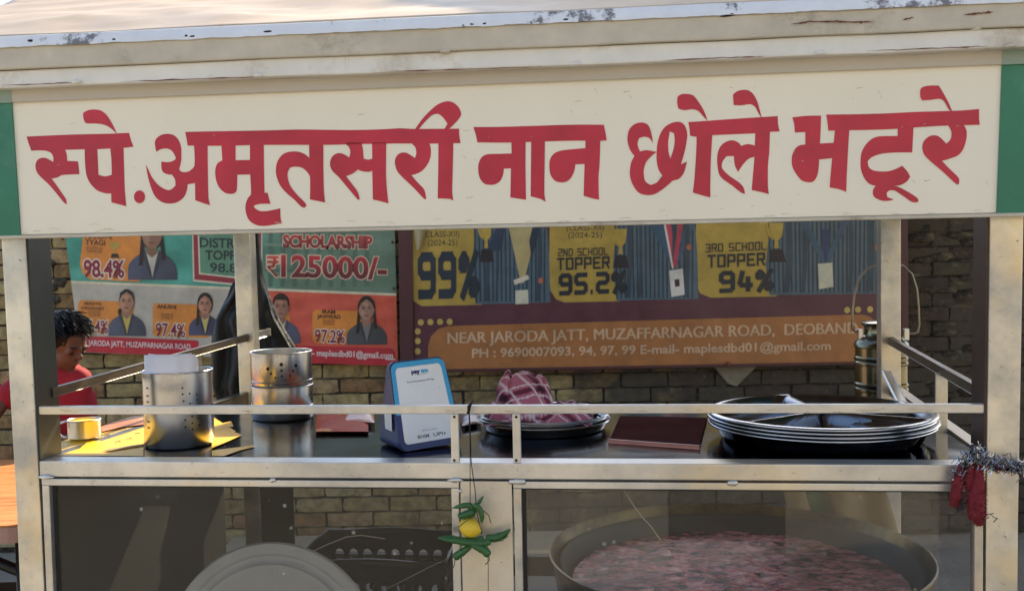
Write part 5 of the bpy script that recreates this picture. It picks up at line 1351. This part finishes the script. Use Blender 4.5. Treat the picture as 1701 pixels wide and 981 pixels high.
# tassel garland on the right post
gq = CV(1620, 790, -.03); gar = thing('tassel_garland', 'red plush tassels and silver tinsel tied round the front right post', 'garland', wpt(gq[0], -.02, gq[1]), -YAW)
def gp(x, y, v=0.): q = CV(x, y, -.02+v); return Vector((q[0]-gq[0], v, q[1]-gq[1]))
def plush(path, rads, dens=260, seed=0):
    P = [gp(x, y, v) for x, y, v in path]; sm = []; rr = []
    for i in range(len(P)-1):
        for k in range(6): f = k/6; sm.append(P[i].lerp(P[i+1], f)); rr.append(rads[i]*(1-f)+rads[i+1]*f)
    sm.append(P[-1]); rr.append(rads[-1])
    geos = [tube_geo(sm, [r*.8 for r in rr], 12)]; rs = random.Random(seed)
    for _ in range(dens):
        k = rs.randrange(len(sm)-1); a = rs.uniform(0, 2*math.pi); d = (sm[min(k+1, len(sm)-1)]-sm[max(0, k-1)]).normalized()
        s = d.orthogonal().normalized(); n_ = d.cross(s); o_ = (s*math.cos(a)+n_*math.sin(a)); b = sm[k]+o_*rr[k]*.6
        t_ = b+o_*rr[k]*rs.uniform(.35, .62)+Vector((rs.uniform(-.002, .002), rs.uniform(-.002, .002), -rs.uniform(.001, .006))); w_ = Vector((rs.uniform(-1, 1), rs.uniform(-1, 1), rs.uniform(-1, 1)))*.0011
        geos.append(([b-w_, b+w_, t_], [(0, 1, 2)]))
    return multi('tassel', geos, M['plush'], gar, False)
plush([(1600, 770, 0), (1592, 800, -.004), (1587, 825, -.004), (1583, 840, -.004)], [.008, .011, .010, .006], 500, 1)
plush([(1612, 760, -.004), (1610, 790, -.008), (1612, 815, -.008)], [.007, .010, .008], 400, 2)
plush([(1624, 768, -.006), (1624, 800, -.01), (1621, 830, -.012), (1623, 855, -.012), (1628, 872, -.012)], [.008, .013, .016, .015, .004], 900, 3)
plush([(1640, 772, -.003), (1660, 775, -.005), (1690, 777, -.003), (1701, 776, 0), (1708, 774, .03), (1704, 770, .07)], [.0055, .007, .007, .006, .006, .006], 500, 4)
def tins(path, num, spread, seed, ln=.014):
    P = [gp(x, y, v) for x, y, v in path]; rs = random.Random(seed); geos = []; 
    for _ in range(num):
        t_ = rs.uniform(0, len(P)-1.001); k = int(t_); b = P[k].lerp(P[k+1], t_-k)+Vector((rs.gauss(0, spread), rs.gauss(0, spread*.6)-.004, rs.gauss(0, spread)))
        d = Vector((rs.gauss(0, 1), rs.gauss(-.2, .8), rs.gauss(0, 1))).normalized()*ln*rs.uniform(.4, 1.1); w_ = d.cross(Vector((rs.gauss(0, 1), rs.gauss(0, 1), rs.gauss(0, 1)))).normalized()*.0007
        mid = b+d*.5+Vector((0, 0, -.0015)); geos.append(([b-w_, b+w_, mid+w_, mid-w_, b+d+w_, b+d-w_], [(0, 1, 2, 3), (3, 2, 4, 5)]))
    return geos
core = [(1594, 800, 0), (1596, 775, -.002), (1606, 762, -.006), (1620, 752, -.01), (1630, 765, -.01), (1645, 770, -.006), (1665, 772, -.01), (1690, 776, -.008), (1703, 778, 0)]
multi('tinsel', tins(core, 420, .005, 1)+tins([(1616, 748, -.006), (1622, 745, -.006), (1632, 764, -.01)], 60, .005, 2)+tins([(1690, 772, -.008), (1706, 776, 0)], 70, .006, 6), M['tinsel'], gar, False)
multi('tinsel', tins(core, 300, .005, 3)+tins([(1590, 838, 0), (1604, 845, 0)], 26, .006, 4, .02)+tins([(1618, 850, -.01), (1632, 868, -.01)], 14, .008, 5, .016), M['tinsel_dark'], gar, False)

# ================================================================== INSIDE THE CART
ZS = .4855
lidc = wpt(CZ(452, 981, .80)[0], .14, ZS); rl = .208
lp = PY(452, 1094, lidc.y); lid = lathe('metal_tray', [(0, .012), (rl*.80, .012), (rl*.83, .006), (rl*.87, .004), (rl*.90, .010), (rl*.985, .008), (rl, .003), (rl-.001, 0), (rl*.9, .002), (0, .004)], M['lid'], None, 96)
lid.location = (PY(452, 1094, lidc.y).x, lidc.y, ZS+rl*math.cos(.16)+.003); 
lid.rotation_euler = (math.pi/2-.16, 0, -YAW)
tag(lid, 'large pale round metal tray standing upright behind the left glass pane', 'tray')
print('lid', lid.location, project(lid.location), project(lid.location+Vector((0, 0, rl))))
# black crate
ck = CZ(640, 905, .80); crate = thing('plastic_crate', 'black perforated plastic crate full of oddments behind the left pane', 'crate', wpt(ck[0], ck[1]-.02, ZS), -YAW)
cw, cd, chh = .16, .12, .315
def wallgrid(p0, p1, nn, curve=0.):
    vs = []; fs = []; nz = 16
    for j in range(nz+1):
        for i in range(nn+1):
            a = (i+(.2 if i % 2 == 0 else -.2)*(0 < i < nn))/nn; k = (j+(.2 if j % 2 == 0 else -.2)*(0 < j < nz))/nz; fl = .82+.18*k
            x = (p0[0]*(1-a)+p1[0]*a)*fl; y = (p0[1]*(1-a)+p1[1]*a)*fl; vs.append((x, y, chh*k+(.012*math.sin(a*math.pi)*(1 if k == 1 else 0) if curve else 0)))
    for j in range(nz):
        for i in range(nn):
            if j in (5, 7, 9, 11, 13) and i % 2 == 1 and 0 < i < nn-1: 
                # octagonal opening inside this cell
                a0 = j*(nn+1)+i; q = [Vector(vs[a0]), Vector(vs[a0+1]), Vector(vs[a0+nn+2]), Vector(vs[a0+nn+1])]; c = sum(q, Vector())/4; b = len(vs)
                ring = []
                for s_ in range(8):
                    aa = math.radians(45*s_-135); ux = (q[1]-q[0])*.5; uz = (q[3]-q[0])*.5; ring.append(c+ux*math.cos(aa)*.95+uz*math.sin(aa)*.95)
                vs += [tuple(r_) for r_ in ring]; e = [a0, a0+1, a0+nn+2, a0+nn+1]
                for s_ in range(4):
                    fs.append((e[s_], e[(s_+1) % 4], b+(2*s_+2) % 8, b+2*s_+1, b+2*s_))
                continue
            a = j*(nn+1)+i; fs.append((a, a+1, a+nn+2, a+nn+1))
    return vs, fs
for (p0, p1, nn) in (((-cw, -cd), (cw, -cd), 19), ((cw, -cd), (cw, cd), 15), ((cw, cd), (-cw, cd), 19), ((-cw, cd), (-cw, -cd), 15)):
    vs, fs = wallgrid(p0, p1, nn, 1.); o = meshobj('crate_wall', vs, fs, M['black_plastic'], crate); o.modifiers.new('s', 'SOLIDIFY').thickness = .004
box('crate_floor', -cw*.82, cw*.82, -cd*.82, cd*.82, .0, .005, M['black_plastic'], crate, 0)
vs, fs = tube_geo([(cw*a, cd*b, chh+.002) for a, b in ((-1, -1), (1, -1), (1, 1), (-1, 1), (-1, -1))], .006, 8); meshobj('crate_rim', vs, fs, M['black_plastic'], crate, True)
rs = random.Random(3); geos = []
for k in range(60):
    c = Vector((rs.uniform(-.09, .09), rs.uniform(-.07, .07), rs.uniform(.03, .23))); d = Vector((rs.gauss(0, 1), rs.gauss(0, 1), rs.gauss(0, .5))).normalized()*rs.uniform(.02, .045)
    geos.append(tube_geo([c-d, c+Vector((0, 0, .004)), c+d], rs.uniform(.004, .009), 6))
o = multi('crate_contents', geos, M['iron'], crate, True); o['kind'] = 'stuff'

# big pan
kd = wpt(*CZ(1222, 912, .815), 0); hK = .815; rk = .385
kv = CZ(1222, 912, .815); print('pan v', kv)
kv = (kv[0], .05+rk)
pan = thing('cooking_pan', 'wide blackened pan of pinkish gravy behind the right glass pane', 'pan', wpt(kv[0], kv[1], ZS), -YAW)
Hh = hK-ZS
lathe('pan_bowl', [(0, .02), (.10, .022), (.20, .05), (.30, .11), (.355, .17), (rk-.003, Hh-.006), (rk+.002, Hh-.002), (rk+.002, Hh+.002), (rk-.002, Hh+.003), (rk-.006, Hh-.002), (.345, .165), (.29, .10), (.19, .04), (.1, .03), (0, .028)], M['iron'], pan, 96)
lathe('soot_band', [(.285, .0965+.001), (.342, .1625+.001), (rk-.030, Hh-.028), (rk-.022, Hh-.016)], M['dark_box'], pan, 96)
lathe('pan_foot', [(.12, 0), (.13, 0), (.13, .03), (.12, .03), (.12, 0)], M['black_metal'], pan, 48)
vs = []; fs = []; nr, na = 60, 150; zl = Hh-.055; rg = .338
for j in range(nr+1):
    for i in range(na):
        r = rg*j/nr; a = 2*math.pi*i/na; x, y = r*math.cos(a), r*math.sin(a)
        vs.append((x, y, zl+.006*noise.noise(Vector((x*26, y*34, 0)))+.0025*noise.noise(Vector((x*70, y*80, 2)))))
for j in range(nr):
    for i in range(na): a = j*na+i; b = j*na+(i+1) % na; fs.append((a, b, b+na, a+na))
o = meshobj('gravy', vs, fs, M['food'], pan, True); o['kind'] = 'stuff'
# cloths hanging inside at the right
cg = thing('hanging_cloth', 'green and tan striped cloth hanging inside the cart at the right', 'cloth', wpt(.62, .82, 0), -YAW)
for k, (x0, x1, mt) in enumerate(((-.12, -.07, 'tan_cloth'), (-.07, -.02, 'green_cloth'), (-.02, .12, 'tan_cloth'))):
    vs = []; fs = []; n = 12
    for j in range(11):
        for i in range(n+1):
            a = i/n; x = x0+(x1-x0)*a+.010*j; z = 1.05-.035*j; vs.append((x, .012*math.sin(x*60)+.0015*k, z))
    for j in range(10):
        for i in range(n): a = j*(n+1)+i; fs.append((a, a+1, a+n+2, a+n+1))
    o = meshobj('cloth_strip', vs, fs, M[mt], cg, True); o.modifiers.new('s', 'SOLIDIFY').thickness = .0015
# strings behind the glass
def strand(label, pts, v, mat='string', r=.0011, group=None):
    P = [CV(x, y, v) for x, y in pts]; o = tube('string', [(p[0], 0, p[1]) for p in P], r, M[mat], None, 5, wpt(0, v, 0)); o.rotation_euler = (0, 0, -YAW); return tag(o, label, 'string')
strand('pale string hanging slantwise behind the right glass pane above the pan', [(1036, 812), (1050, 835), (1065, 856), (1080, 872), (1098, 897)], .035)
strand('thin wire looping over the rim of the black crate', [(520, 914), (545, 903), (575, 891), (600, 888), (640, 894)], .06)
strand('thin wire slanting down across the black crate to the right', [(640, 978), (680, 958), (715, 940), (745, 926)], .05, r=.0008)

# ================================================================== LEFT SIDE: TABLE, STOOL, PERSON
ta = wpt(0, 0, 0); TZ = .74
def TZp(px, py, z): d = ray(px, py); t_ = (z-CAMH)/d.z; return (d.x*t_, d.y*t_)
f1 = TZp(33, 872, TZ); f2 = TZp(26, 762, TZ)
tb = thing('wooden_table', 'orange wood table with rounded corners at the left edge', 'table', (f1[0]-.5, (f1[1]+f2[1])/2, 0))
cx_, cy_ = f1[0]-.5, (f1[1]+f2[1])/2; hy = (f2[1]-f1[1])/2; hx_ = .5+.02
def table_pts(g_=0.):
    o_ = []
    for (sx_, sy_, a0) in ((1, -1, -90), (1, 1, 0), (-1, 1, 90), (-1, -1, 180)):
        r_ = .07
        for k in range(7): a = math.radians(a0+15*k); o_.append((sx_*(hx_-r_)+(r_+g_)*math.cos(a), sy_*(hy-r_)+(r_+g_)*math.sin(a)))
    return o_
def hslab(name, pts, z0_, z1_, mat, par):
    bm = bmesh.new(); f = bm.faces.new([bm.verts.new((p[0], p[1], z0_)) for p in pts]); r = bmesh.ops.extrude_face_region(bm, geom=[f])
    for e in r['geom']:
        if isinstance(e, bmesh.types.BMVert): e.co.z = z1_
    return bmobj(name, bm, mat, par)
hslab('table_top', table_pts(), TZ-.02, TZ, M['wood'], tb); hslab('table_lip', table_pts(.004), TZ-.048, TZ-.006, M['tablelip'], tb)
for sx_ in (-1, 1):
    for sy_ in (-1, 1): tube('leg', [(sx_*(hx_-.06), sy_*(hy-.08), TZ-.04), (sx_*(hx_-.05), sy_*(hy-.06), .0)], .014, M['black_metal'], tb, 10)
st = thing('metal_stool', 'black metal frame stool under the wooden table', 'stool', (cx_+.33, cy_-hy+.10, 0))
tube('frame_loop', [(-.2, 0, 0), (-.2, 0, .5), (-.17, 0, .58), (-.1, 0, .61), (.06, 0, .61), (.13, 0, .58), (.16, 0, .5), (.16, 0, 0)], .016, M['black_metal'], st, 10)
tube('frame_loop', [(-.2, .3, 0), (-.2, .3, .4), (-.17, .3, .44), (.13, .3, .44), (.16, .3, .4), (.16, .3, 0)], .014, M['black_metal'], st, 10)
box('seat', -.19, .15, -.01, .31, .43, .46, M['black_metal'], st, .01)
for x in (-.2, .16): tube('stretcher', [(x, 0, .25), (x, .3, .25)], .01, M['black_metal'], st, 8)

# person
def keep_largest(r):
    bm = bmesh.new(); bm.from_mesh(r); bm.verts.ensure_lookup_table(); seen = set(); isl = []
    for v in bm.verts:
        if v.index in seen: continue
        st_ = [v]; seen.add(v.index); cur = []
        while st_:
            w_ = st_.pop(); cur.append(w_)
            for e in w_.link_edges:
                o2 = e.other_vert(w_)
                if o2.index not in seen: seen.add(o2.index); st_.append(o2)
        isl.append(cur)
    isl.sort(key=len)
    for c_ in isl[:-1]: bmesh.ops.delete(bm, geom=c_, context='VERTS')
    bm.to_mesh(r); bm.free()
PYd = 3.8; K = PYd/F
def pp3(px, py, dy=0.): q = PY(px, py, PYd); return Vector((q.x, PYd+dy, q.z))
hc = pp3(107, 566); per = thing('person', 'person in red t-shirt looking down beside the banner behind the cart', 'person', (hc.x, PYd, 0))
def rel(v): return Vector((v.x-hc.x, v.y-PYd, v.z))
def skin_mesh(nodes, edges, root, sub=1):
    """overlapping elliptical segments; the voxel remesh afterwards fuses them into one surface"""
    V = []; Fc = []; n = 16
    def put(vs, fs):
        b = len(V); V.extend(vs); Fc.extend(tuple(i+b for i in f) for f in fs)
    def rad(k): r = nodes[k][1]; return r if isinstance(r, tuple) else (r, r)
    for k, nd in enumerate(nodes):
        rx, ry = rad(k); rz = min(rx, ry); bm = bmesh.new(); bmesh.ops.create_uvsphere(bm, u_segments=16, v_segments=10, radius=1); bm.verts.index_update()
        put([Vector((nd[0].x+v.co.x*rx, nd[0].y+v.co.y*ry, nd[0].z+v.co.z*rz)) for v in bm.verts], [tuple(v.index for v in f.verts) for f in bm.faces]); bm.free()
    for a, b in edges:
        pa, pb = nodes[a][0], nodes[b][0]; d = (pb-pa).normalized(); ra, rb = rad(a), rad(b)
        x = Vector((1, 0, 0)) if abs(d.x) < .8 else Vector((0, 1, 0)); sx = (x-d*x.dot(d)).normalized(); sy = d.cross(sx); vs = []
        wide = abs(d.x) < .8
        for t_ in range(7):
            k = t_/6; p = pa.lerp(pb, k); r1 = ra[0]*(1-k)+rb[0]*k; r2 = ra[1]*(1-k)+rb[1]*k
            if not wide: r1 = r2 = min(ra)*(1-k)+min(rb)*k
            for q in range(n): an = 2*math.pi*q/n; vs.append(p+sx*(math.cos(an)*r1)+sy*(math.sin(an)*r2))
        fs = []
        for t_ in range(6):
            for q in range(n): fs.append((t_*n+q, t_*n+(q+1) % n, (t_+1)*n+(q+1) % n, (t_+1)*n+q))
        fs.append(tuple(range(n-1, -1, -1))); fs.append(tuple(range(6*n, 7*n))); put(vs, fs)
    return V, Fc
neckb = rel(pp3(98, 617, .03)); hips = Vector((neckb.x-.03, .10, .70)); chest = Vector((neckb.x-.03, .06, neckb.z-.13))
sr = rel(pp3(119, 631, .02)); slf = rel(pp3(40, 640, .06)); hd = rel(hc)
er = Vector((sr.x+.005, .02, .76)); hr = Vector((sr.x-.04, -.19, .78))
el_ = rel(pp3(2, 668, -.0)); hl = rel(pp3(-20, 735, -.14))
nodes = [(hips, (.10, .085)), (chest, (.115, .085)), (neckb+Vector((-.01, .01, -.03)), (.08, .065)), (neckb+Vector((0, 0, .015)), .042), (hd+Vector((-.015, .01, -.07)), .042),
         (sr, .045), (er, .032), (hr, .022), (slf, .048), (el_, .032), (hl, .022),
         (hips+Vector((.07, 0, -.08)), .07), (Vector((hips.x+.08, .05, .40)), .05), (Vector((hips.x+.08, .12, .06)), .034), (Vector((hips.x+.085, .0, .03)), .03),
         (hips+Vector((-.07, 0, -.08)), .07), (Vector((hips.x-.09, .05, .40)), .05), (Vector((hips.x-.09, .12, .06)), .034), (Vector((hips.x-.095, .0, .03)), .03)]
edges = [(0, 1), (1, 2), (2, 3), (3, 4), (2, 5), (5, 6), (6, 7), (2, 8), (8, 9), (9, 10), (0, 11), (11, 12), (12, 13), (13, 14), (0, 15), (15, 16), (16, 17), (17, 18)]
body = [skin_mesh(nodes, edges, 0)]
def hand(w, d):
    d = d.normalized(); side = d.cross(Vector((0, 0, 1))).normalized(); out = []
    n_ = [(w, .018), (w+d*.045, (.026, .012)), (w+d*.065, (.028, .011))]; out.append(skin_mesh(n_, [(0, 1), (1, 2)], 0))
    for k, L in enumerate((.042, .05, .047, .038)):
        b = w+d*.06+side*(-.02+.0135*k); n_ = [(b, .0068), (b+d*L*.5+Vector((0, 0, -.004)), .006), (b+d*L+Vector((0, 0, -.016)), .005)]; out.append(skin_mesh(n_, [(0, 1), (1, 2)], 0))
    b = w+d*.02+side*.018; n_ = [(b, .008), (b+d*.02+side*.018, .0072), (b+d*.04+side*.022+Vector((0, 0, -.008)), .006)]; out.append(skin_mesh(n_, [(0, 1), (1, 2)], 0))
    return out
body += [tube_geo([neckb+Vector((-.008, .012, -.05)), neckb+Vector((0, 0, .0)), hd+Vector((-.012, .01, -.06)), hd+Vector((-.005, .0, -.02))], [.055, .043, .043, .04], 14)]
body += hand(hr, Vector((.1, -1, -.3))); body += hand(hl, Vector((-.1, -.9, -.5)))
fdir = Vector((.86, -.34, -.40)).normalized(); fside = fdir.cross(Vector((0, 0, 1))).normalized(); fup = fside.cross(fdir)
def ell3(c, rf, rs_, ru, n=20):
    bm = bmesh.new(); bmesh.ops.create_uvsphere(bm, u_segments=n, v_segments=n//2+2, radius=1)
    vs = [c+fdir*(v.co.x*rf)+fside*(v.co.y*rs_)+fup*(v.co.z*ru) for v in bm.verts]; bm.verts.index_update(); fs = [tuple(v.index for v in f.verts) for f in bm.faces]; bm.free(); return vs, fs
HC = hd
body += [ell3(HC+fup*.015-fdir*.005, .083, .066, .083), ell3(HC+fdir*.028-fup*.045, .052, .05, .055), ell3(HC+fdir*.055-fup*.078, .020, .024, .02),     # skull, face, chin
         ell3(HC+fdir*.086-fup*.025, .016, .010, .013), ell3(HC+fdir*.078-fup*.008, .010, .008, .022), ell3(HC+fdir*.076-fup*.056, .009, .019, .0045), ell3(HC+fdir*.075-fup*.063, .008, .016, .005)]  # nose, lips
for q in (-1, 1):
    body += [ell3(HC-fdir*.005+fside*q*.068-fup*.02, .017, .007, .026), ell3(HC+fdir*.064+fside*q*.03-fup*.015, .012, .018, .011), ell3(HC+fdir*.072+fside*q*.028+fup*.004, .008, .02, .006)]
V = []; Fc = []
for vs, fs in body:
    b = len(V); V += [tuple(v) for v in vs]; Fc += [tuple(i+b for i in f) for f in fs]
me = bpy.data.meshes.new('b'); me.from_pydata(V, [], Fc); o = bpy.data.objects.new('b', me); COL.objects.link(o)
rm = o.modifiers.new('r', 'REMESH'); rm.mode = 'VOXEL'; rm.voxel_size = .0055; rm.use_smooth_shade = True
sm_ = o.modifiers.new('sm', 'SMOOTH'); sm_.iterations = 2; sm_.factor = .5
bpy.context.view_layer.update(); r = bpy.data.meshes.new_from_object(o.evaluated_get(bpy.context.evaluated_depsgraph_get())); bpy.data.objects.remove(o)
keep_largest(r)
for p_ in r.polygons: p_.use_smooth = True
r.materials.clear(); link('body', r, M['skin'], per)
def garment(name, nodes, edges, root, mat, vox=.008):
    vs, fs = skin_mesh(nodes, edges, root); me = bpy.data.meshes.new('g'); me.from_pydata([tuple(v) for v in vs], [], fs)
    o = bpy.data.objects.new('g', me); COL.objects.link(o)
    rm = o.modifiers.new('r', 'REMESH'); rm.mode = 'VOXEL'; rm.voxel_size = .007
    s_ = o.modifiers.new('sm', 'SMOOTH'); s_.iterations = 6; s_.factor = .6
    bpy.context.view_layer.update(); r = bpy.data.meshes.new_from_object(o.evaluated_get(bpy.context.evaluated_depsgraph_get())); bpy.data.objects.remove(o)
    for v in r.vertices:
        n_ = .007*noise.noise(Vector((v.co.x*16, v.co.y*16, v.co.z*9)))+.004*noise.noise(Vector((v.co.x*34+v.co.z*12, v.co.y*30, v.co.z*20))); v.co += v.normal*n_
    for p_ in r.polygons: p_.use_smooth = True
    r.materials.clear(); keep_largest(r); return link(name, r, mat, per)
sn = [(hips+Vector((0, 0, -.04)), (.125, .11)), (chest, (.138, .108)), (neckb+Vector((-.012, .012, -.035)), (.096, .082)), (neckb+Vector((-.004, .004, -.008)), (.056, .052)), (sr+Vector((-.004, .01, -.008)), .064), (sr.lerp(er, .5)+Vector((-.006, .01, 0)), .056), (slf, .068), (slf.lerp(el_, .6), .056)]
garment('t_shirt', sn, [(0, 1), (1, 2), (2, 3), (2, 4), (4, 5), (2, 6), (6, 7)], 0, M['shirt'])
tn = [(hips+Vector((0, 0, -.03)), (.118, .102))]+[(a, b) for a, b in ((hips+Vector((.07, 0, -.08)), .085), (Vector((hips.x+.08, .05, .40)), .066), (Vector((hips.x+.08, .12, .1)), .055), (hips+Vector((-.07, 0, -.08)), .085), (Vector((hips.x-.09, .05, .40)), .066), (Vector((hips.x-.09, .12, .1)), .055))]
garment('trousers', tn, [(0, 1), (1, 2), (2, 3), (0, 4), (4, 5), (5, 6)], 0, M['trousers'])
# hair: cap plus tufts
geos = []; rs = random.Random(9)
vs, fs = ell3(HC+fup*.024-fdir*.018, .088, .077, .087, 28); vs = [v+(v-HC).normalized()*.006*noise.noise(v*40) for v in vs]; geos.append((vs, fs))
for _ in range(1300):
    a = rs.uniform(0, 2*math.pi); zz = rs.uniform(-.35, 1.); rr = math.sqrt(max(0, 1-zz*zz)); n_ = fdir*(rr*math.cos(a))+fside*(rr*math.sin(a))+fup*zz
    front = n_.dot(fdir); down = -n_.dot(fup)
    if front > .45 and zz < .42: continue
    if down > -.0 and front > .1: continue
    b = HC+fup*.022-fdir*.018+fdir*(.080*n_.dot(fdir))+fside*(.069*n_.dot(fside))+fup*(.079*n_.dot(fup))
    L = rs.uniform(.03, .058)*(1.1 if zz > .4 else .8); d = (n_*.42+fdir*.8+Vector((.0, 0, .03))+Vector((rs.gauss(0, .13), rs.gauss(0, .13), rs.gauss(0, .13)))).normalized(); d2 = (d+Vector((0, 0, -.6))).normalized()
    geos.append(tube_geo([b, b+d*L*.5, b+d*L*.5+d2*L*.5], [.0034, .0028, .0005], 4, False))
multi('hair', geos, M['hair'], per, True)
for q in (-1, 1):
    vs, fs = ell3(HC+fdir*.0725+fside*q*.03-fup*.016, .006, .010, .0035, 10); meshobj('eye', vs, fs, M['hair'], per, True)
    vs, fs = ell3(HC+fdir*.077+fside*q*.03+fup*.008, .004, .018, .003, 10); meshobj('eyebrow', vs, fs, M['hair'], per, True)
for q in (-1, 1):
    vs, fs = [], []; bm = bmesh.new(); bmesh.ops.create_uvsphere(bm, u_segments=16, v_segments=8, radius=1)
    for v in bm.verts: v.co = Vector((v.co.x*.045+hips.x+q*.088, v.co.y*.11+.04, max(0, v.co.z*.045+.02)))
    bmobj('shoe', bm, M['black_metal'], per, True)

# ================================================================== AROUND, OUTSIDE THE FRAME
def sunup(P, z): k = (z-P.z)/SUN.z; return P+SUN*k
A1 = sunup(wpt(CV(690, 40, 0)[0], 0.0, fb), 2.8); d_ = ray(480, 0); t_ = 2.12/d_.y; A2 = sunup(Vector((d_.x*t_, 2.12, CAMH+d_.z*t_)), 2.8)
dd = (A2-A1).normalized(); e0 = A1-dd*2.4; e1 = A2+dd*.02
cp = [(e0.x, e0.y), (e1.x, e1.y), (e1.x+.36, e1.y+.9), (e1.x+.5, 5.6), (4.6, 5.6), (4.6, e0.y)]
can_ = thing('shade_canvas', 'unseen khaki canvas on poles added to shade the right of the cart', 'shade caster', (3, 3, 0))  # unseen canvas, shaped along the sun to cast the roof shadow
fl, tr = tess([cp]); bm = bmesh.new(); vv = [bm.verts.new((p[0]-3, p[1]-3, 2.8)) for p in fl]
for t3 in tr: bm.faces.new([vv[i] for i in t3])
bmobj('canvas', bm, M['canvas'], can_).modifiers.new('s', 'SOLIDIFY').thickness = .004
for (x, y) in ((4.55, e0.y+.05), (4.55, 4.9), (2.9, e0.y-.0)): tube('pole', [(x-3, y-3, 0), (x-3, y-3, 2.8)], .03, M['wood'], can_, 10)
print('shade caster', cp)
for (name, lab, x0, x1, mt) in (('shop_building', 'cream shop building across the street behind the viewer', .6, 9., 'facade_cream'), ('plaster_building', 'grey plastered building across the street behind the viewer', -9., .4, 'facade_grey')):
    b = thing(name, lab, 'building', (0, -6.5, 0))
    box('wall', x0, x1, -3, 0, 0, 5.2, M[mt], b, .01); box('roof', x0-.1, x1+.1, -3.1, .35, 5.2, 5.35, M[mt], b, .01)
    k = x0+.7
    while k < x1-1.5:
        box('doorway', k, k+1.3, -.05, .02, .1, 2.3, M['door_dark'], b, .01); box('door_frame', k-.08, k+1.38, -.04, .012, 2.3, 2.42, M['facade_cream'], b, .01); box('window', k+.1, k+1.1, -.05, .02, 3.2, 4.2, M['door_dark'], b, .01); k += 2.3
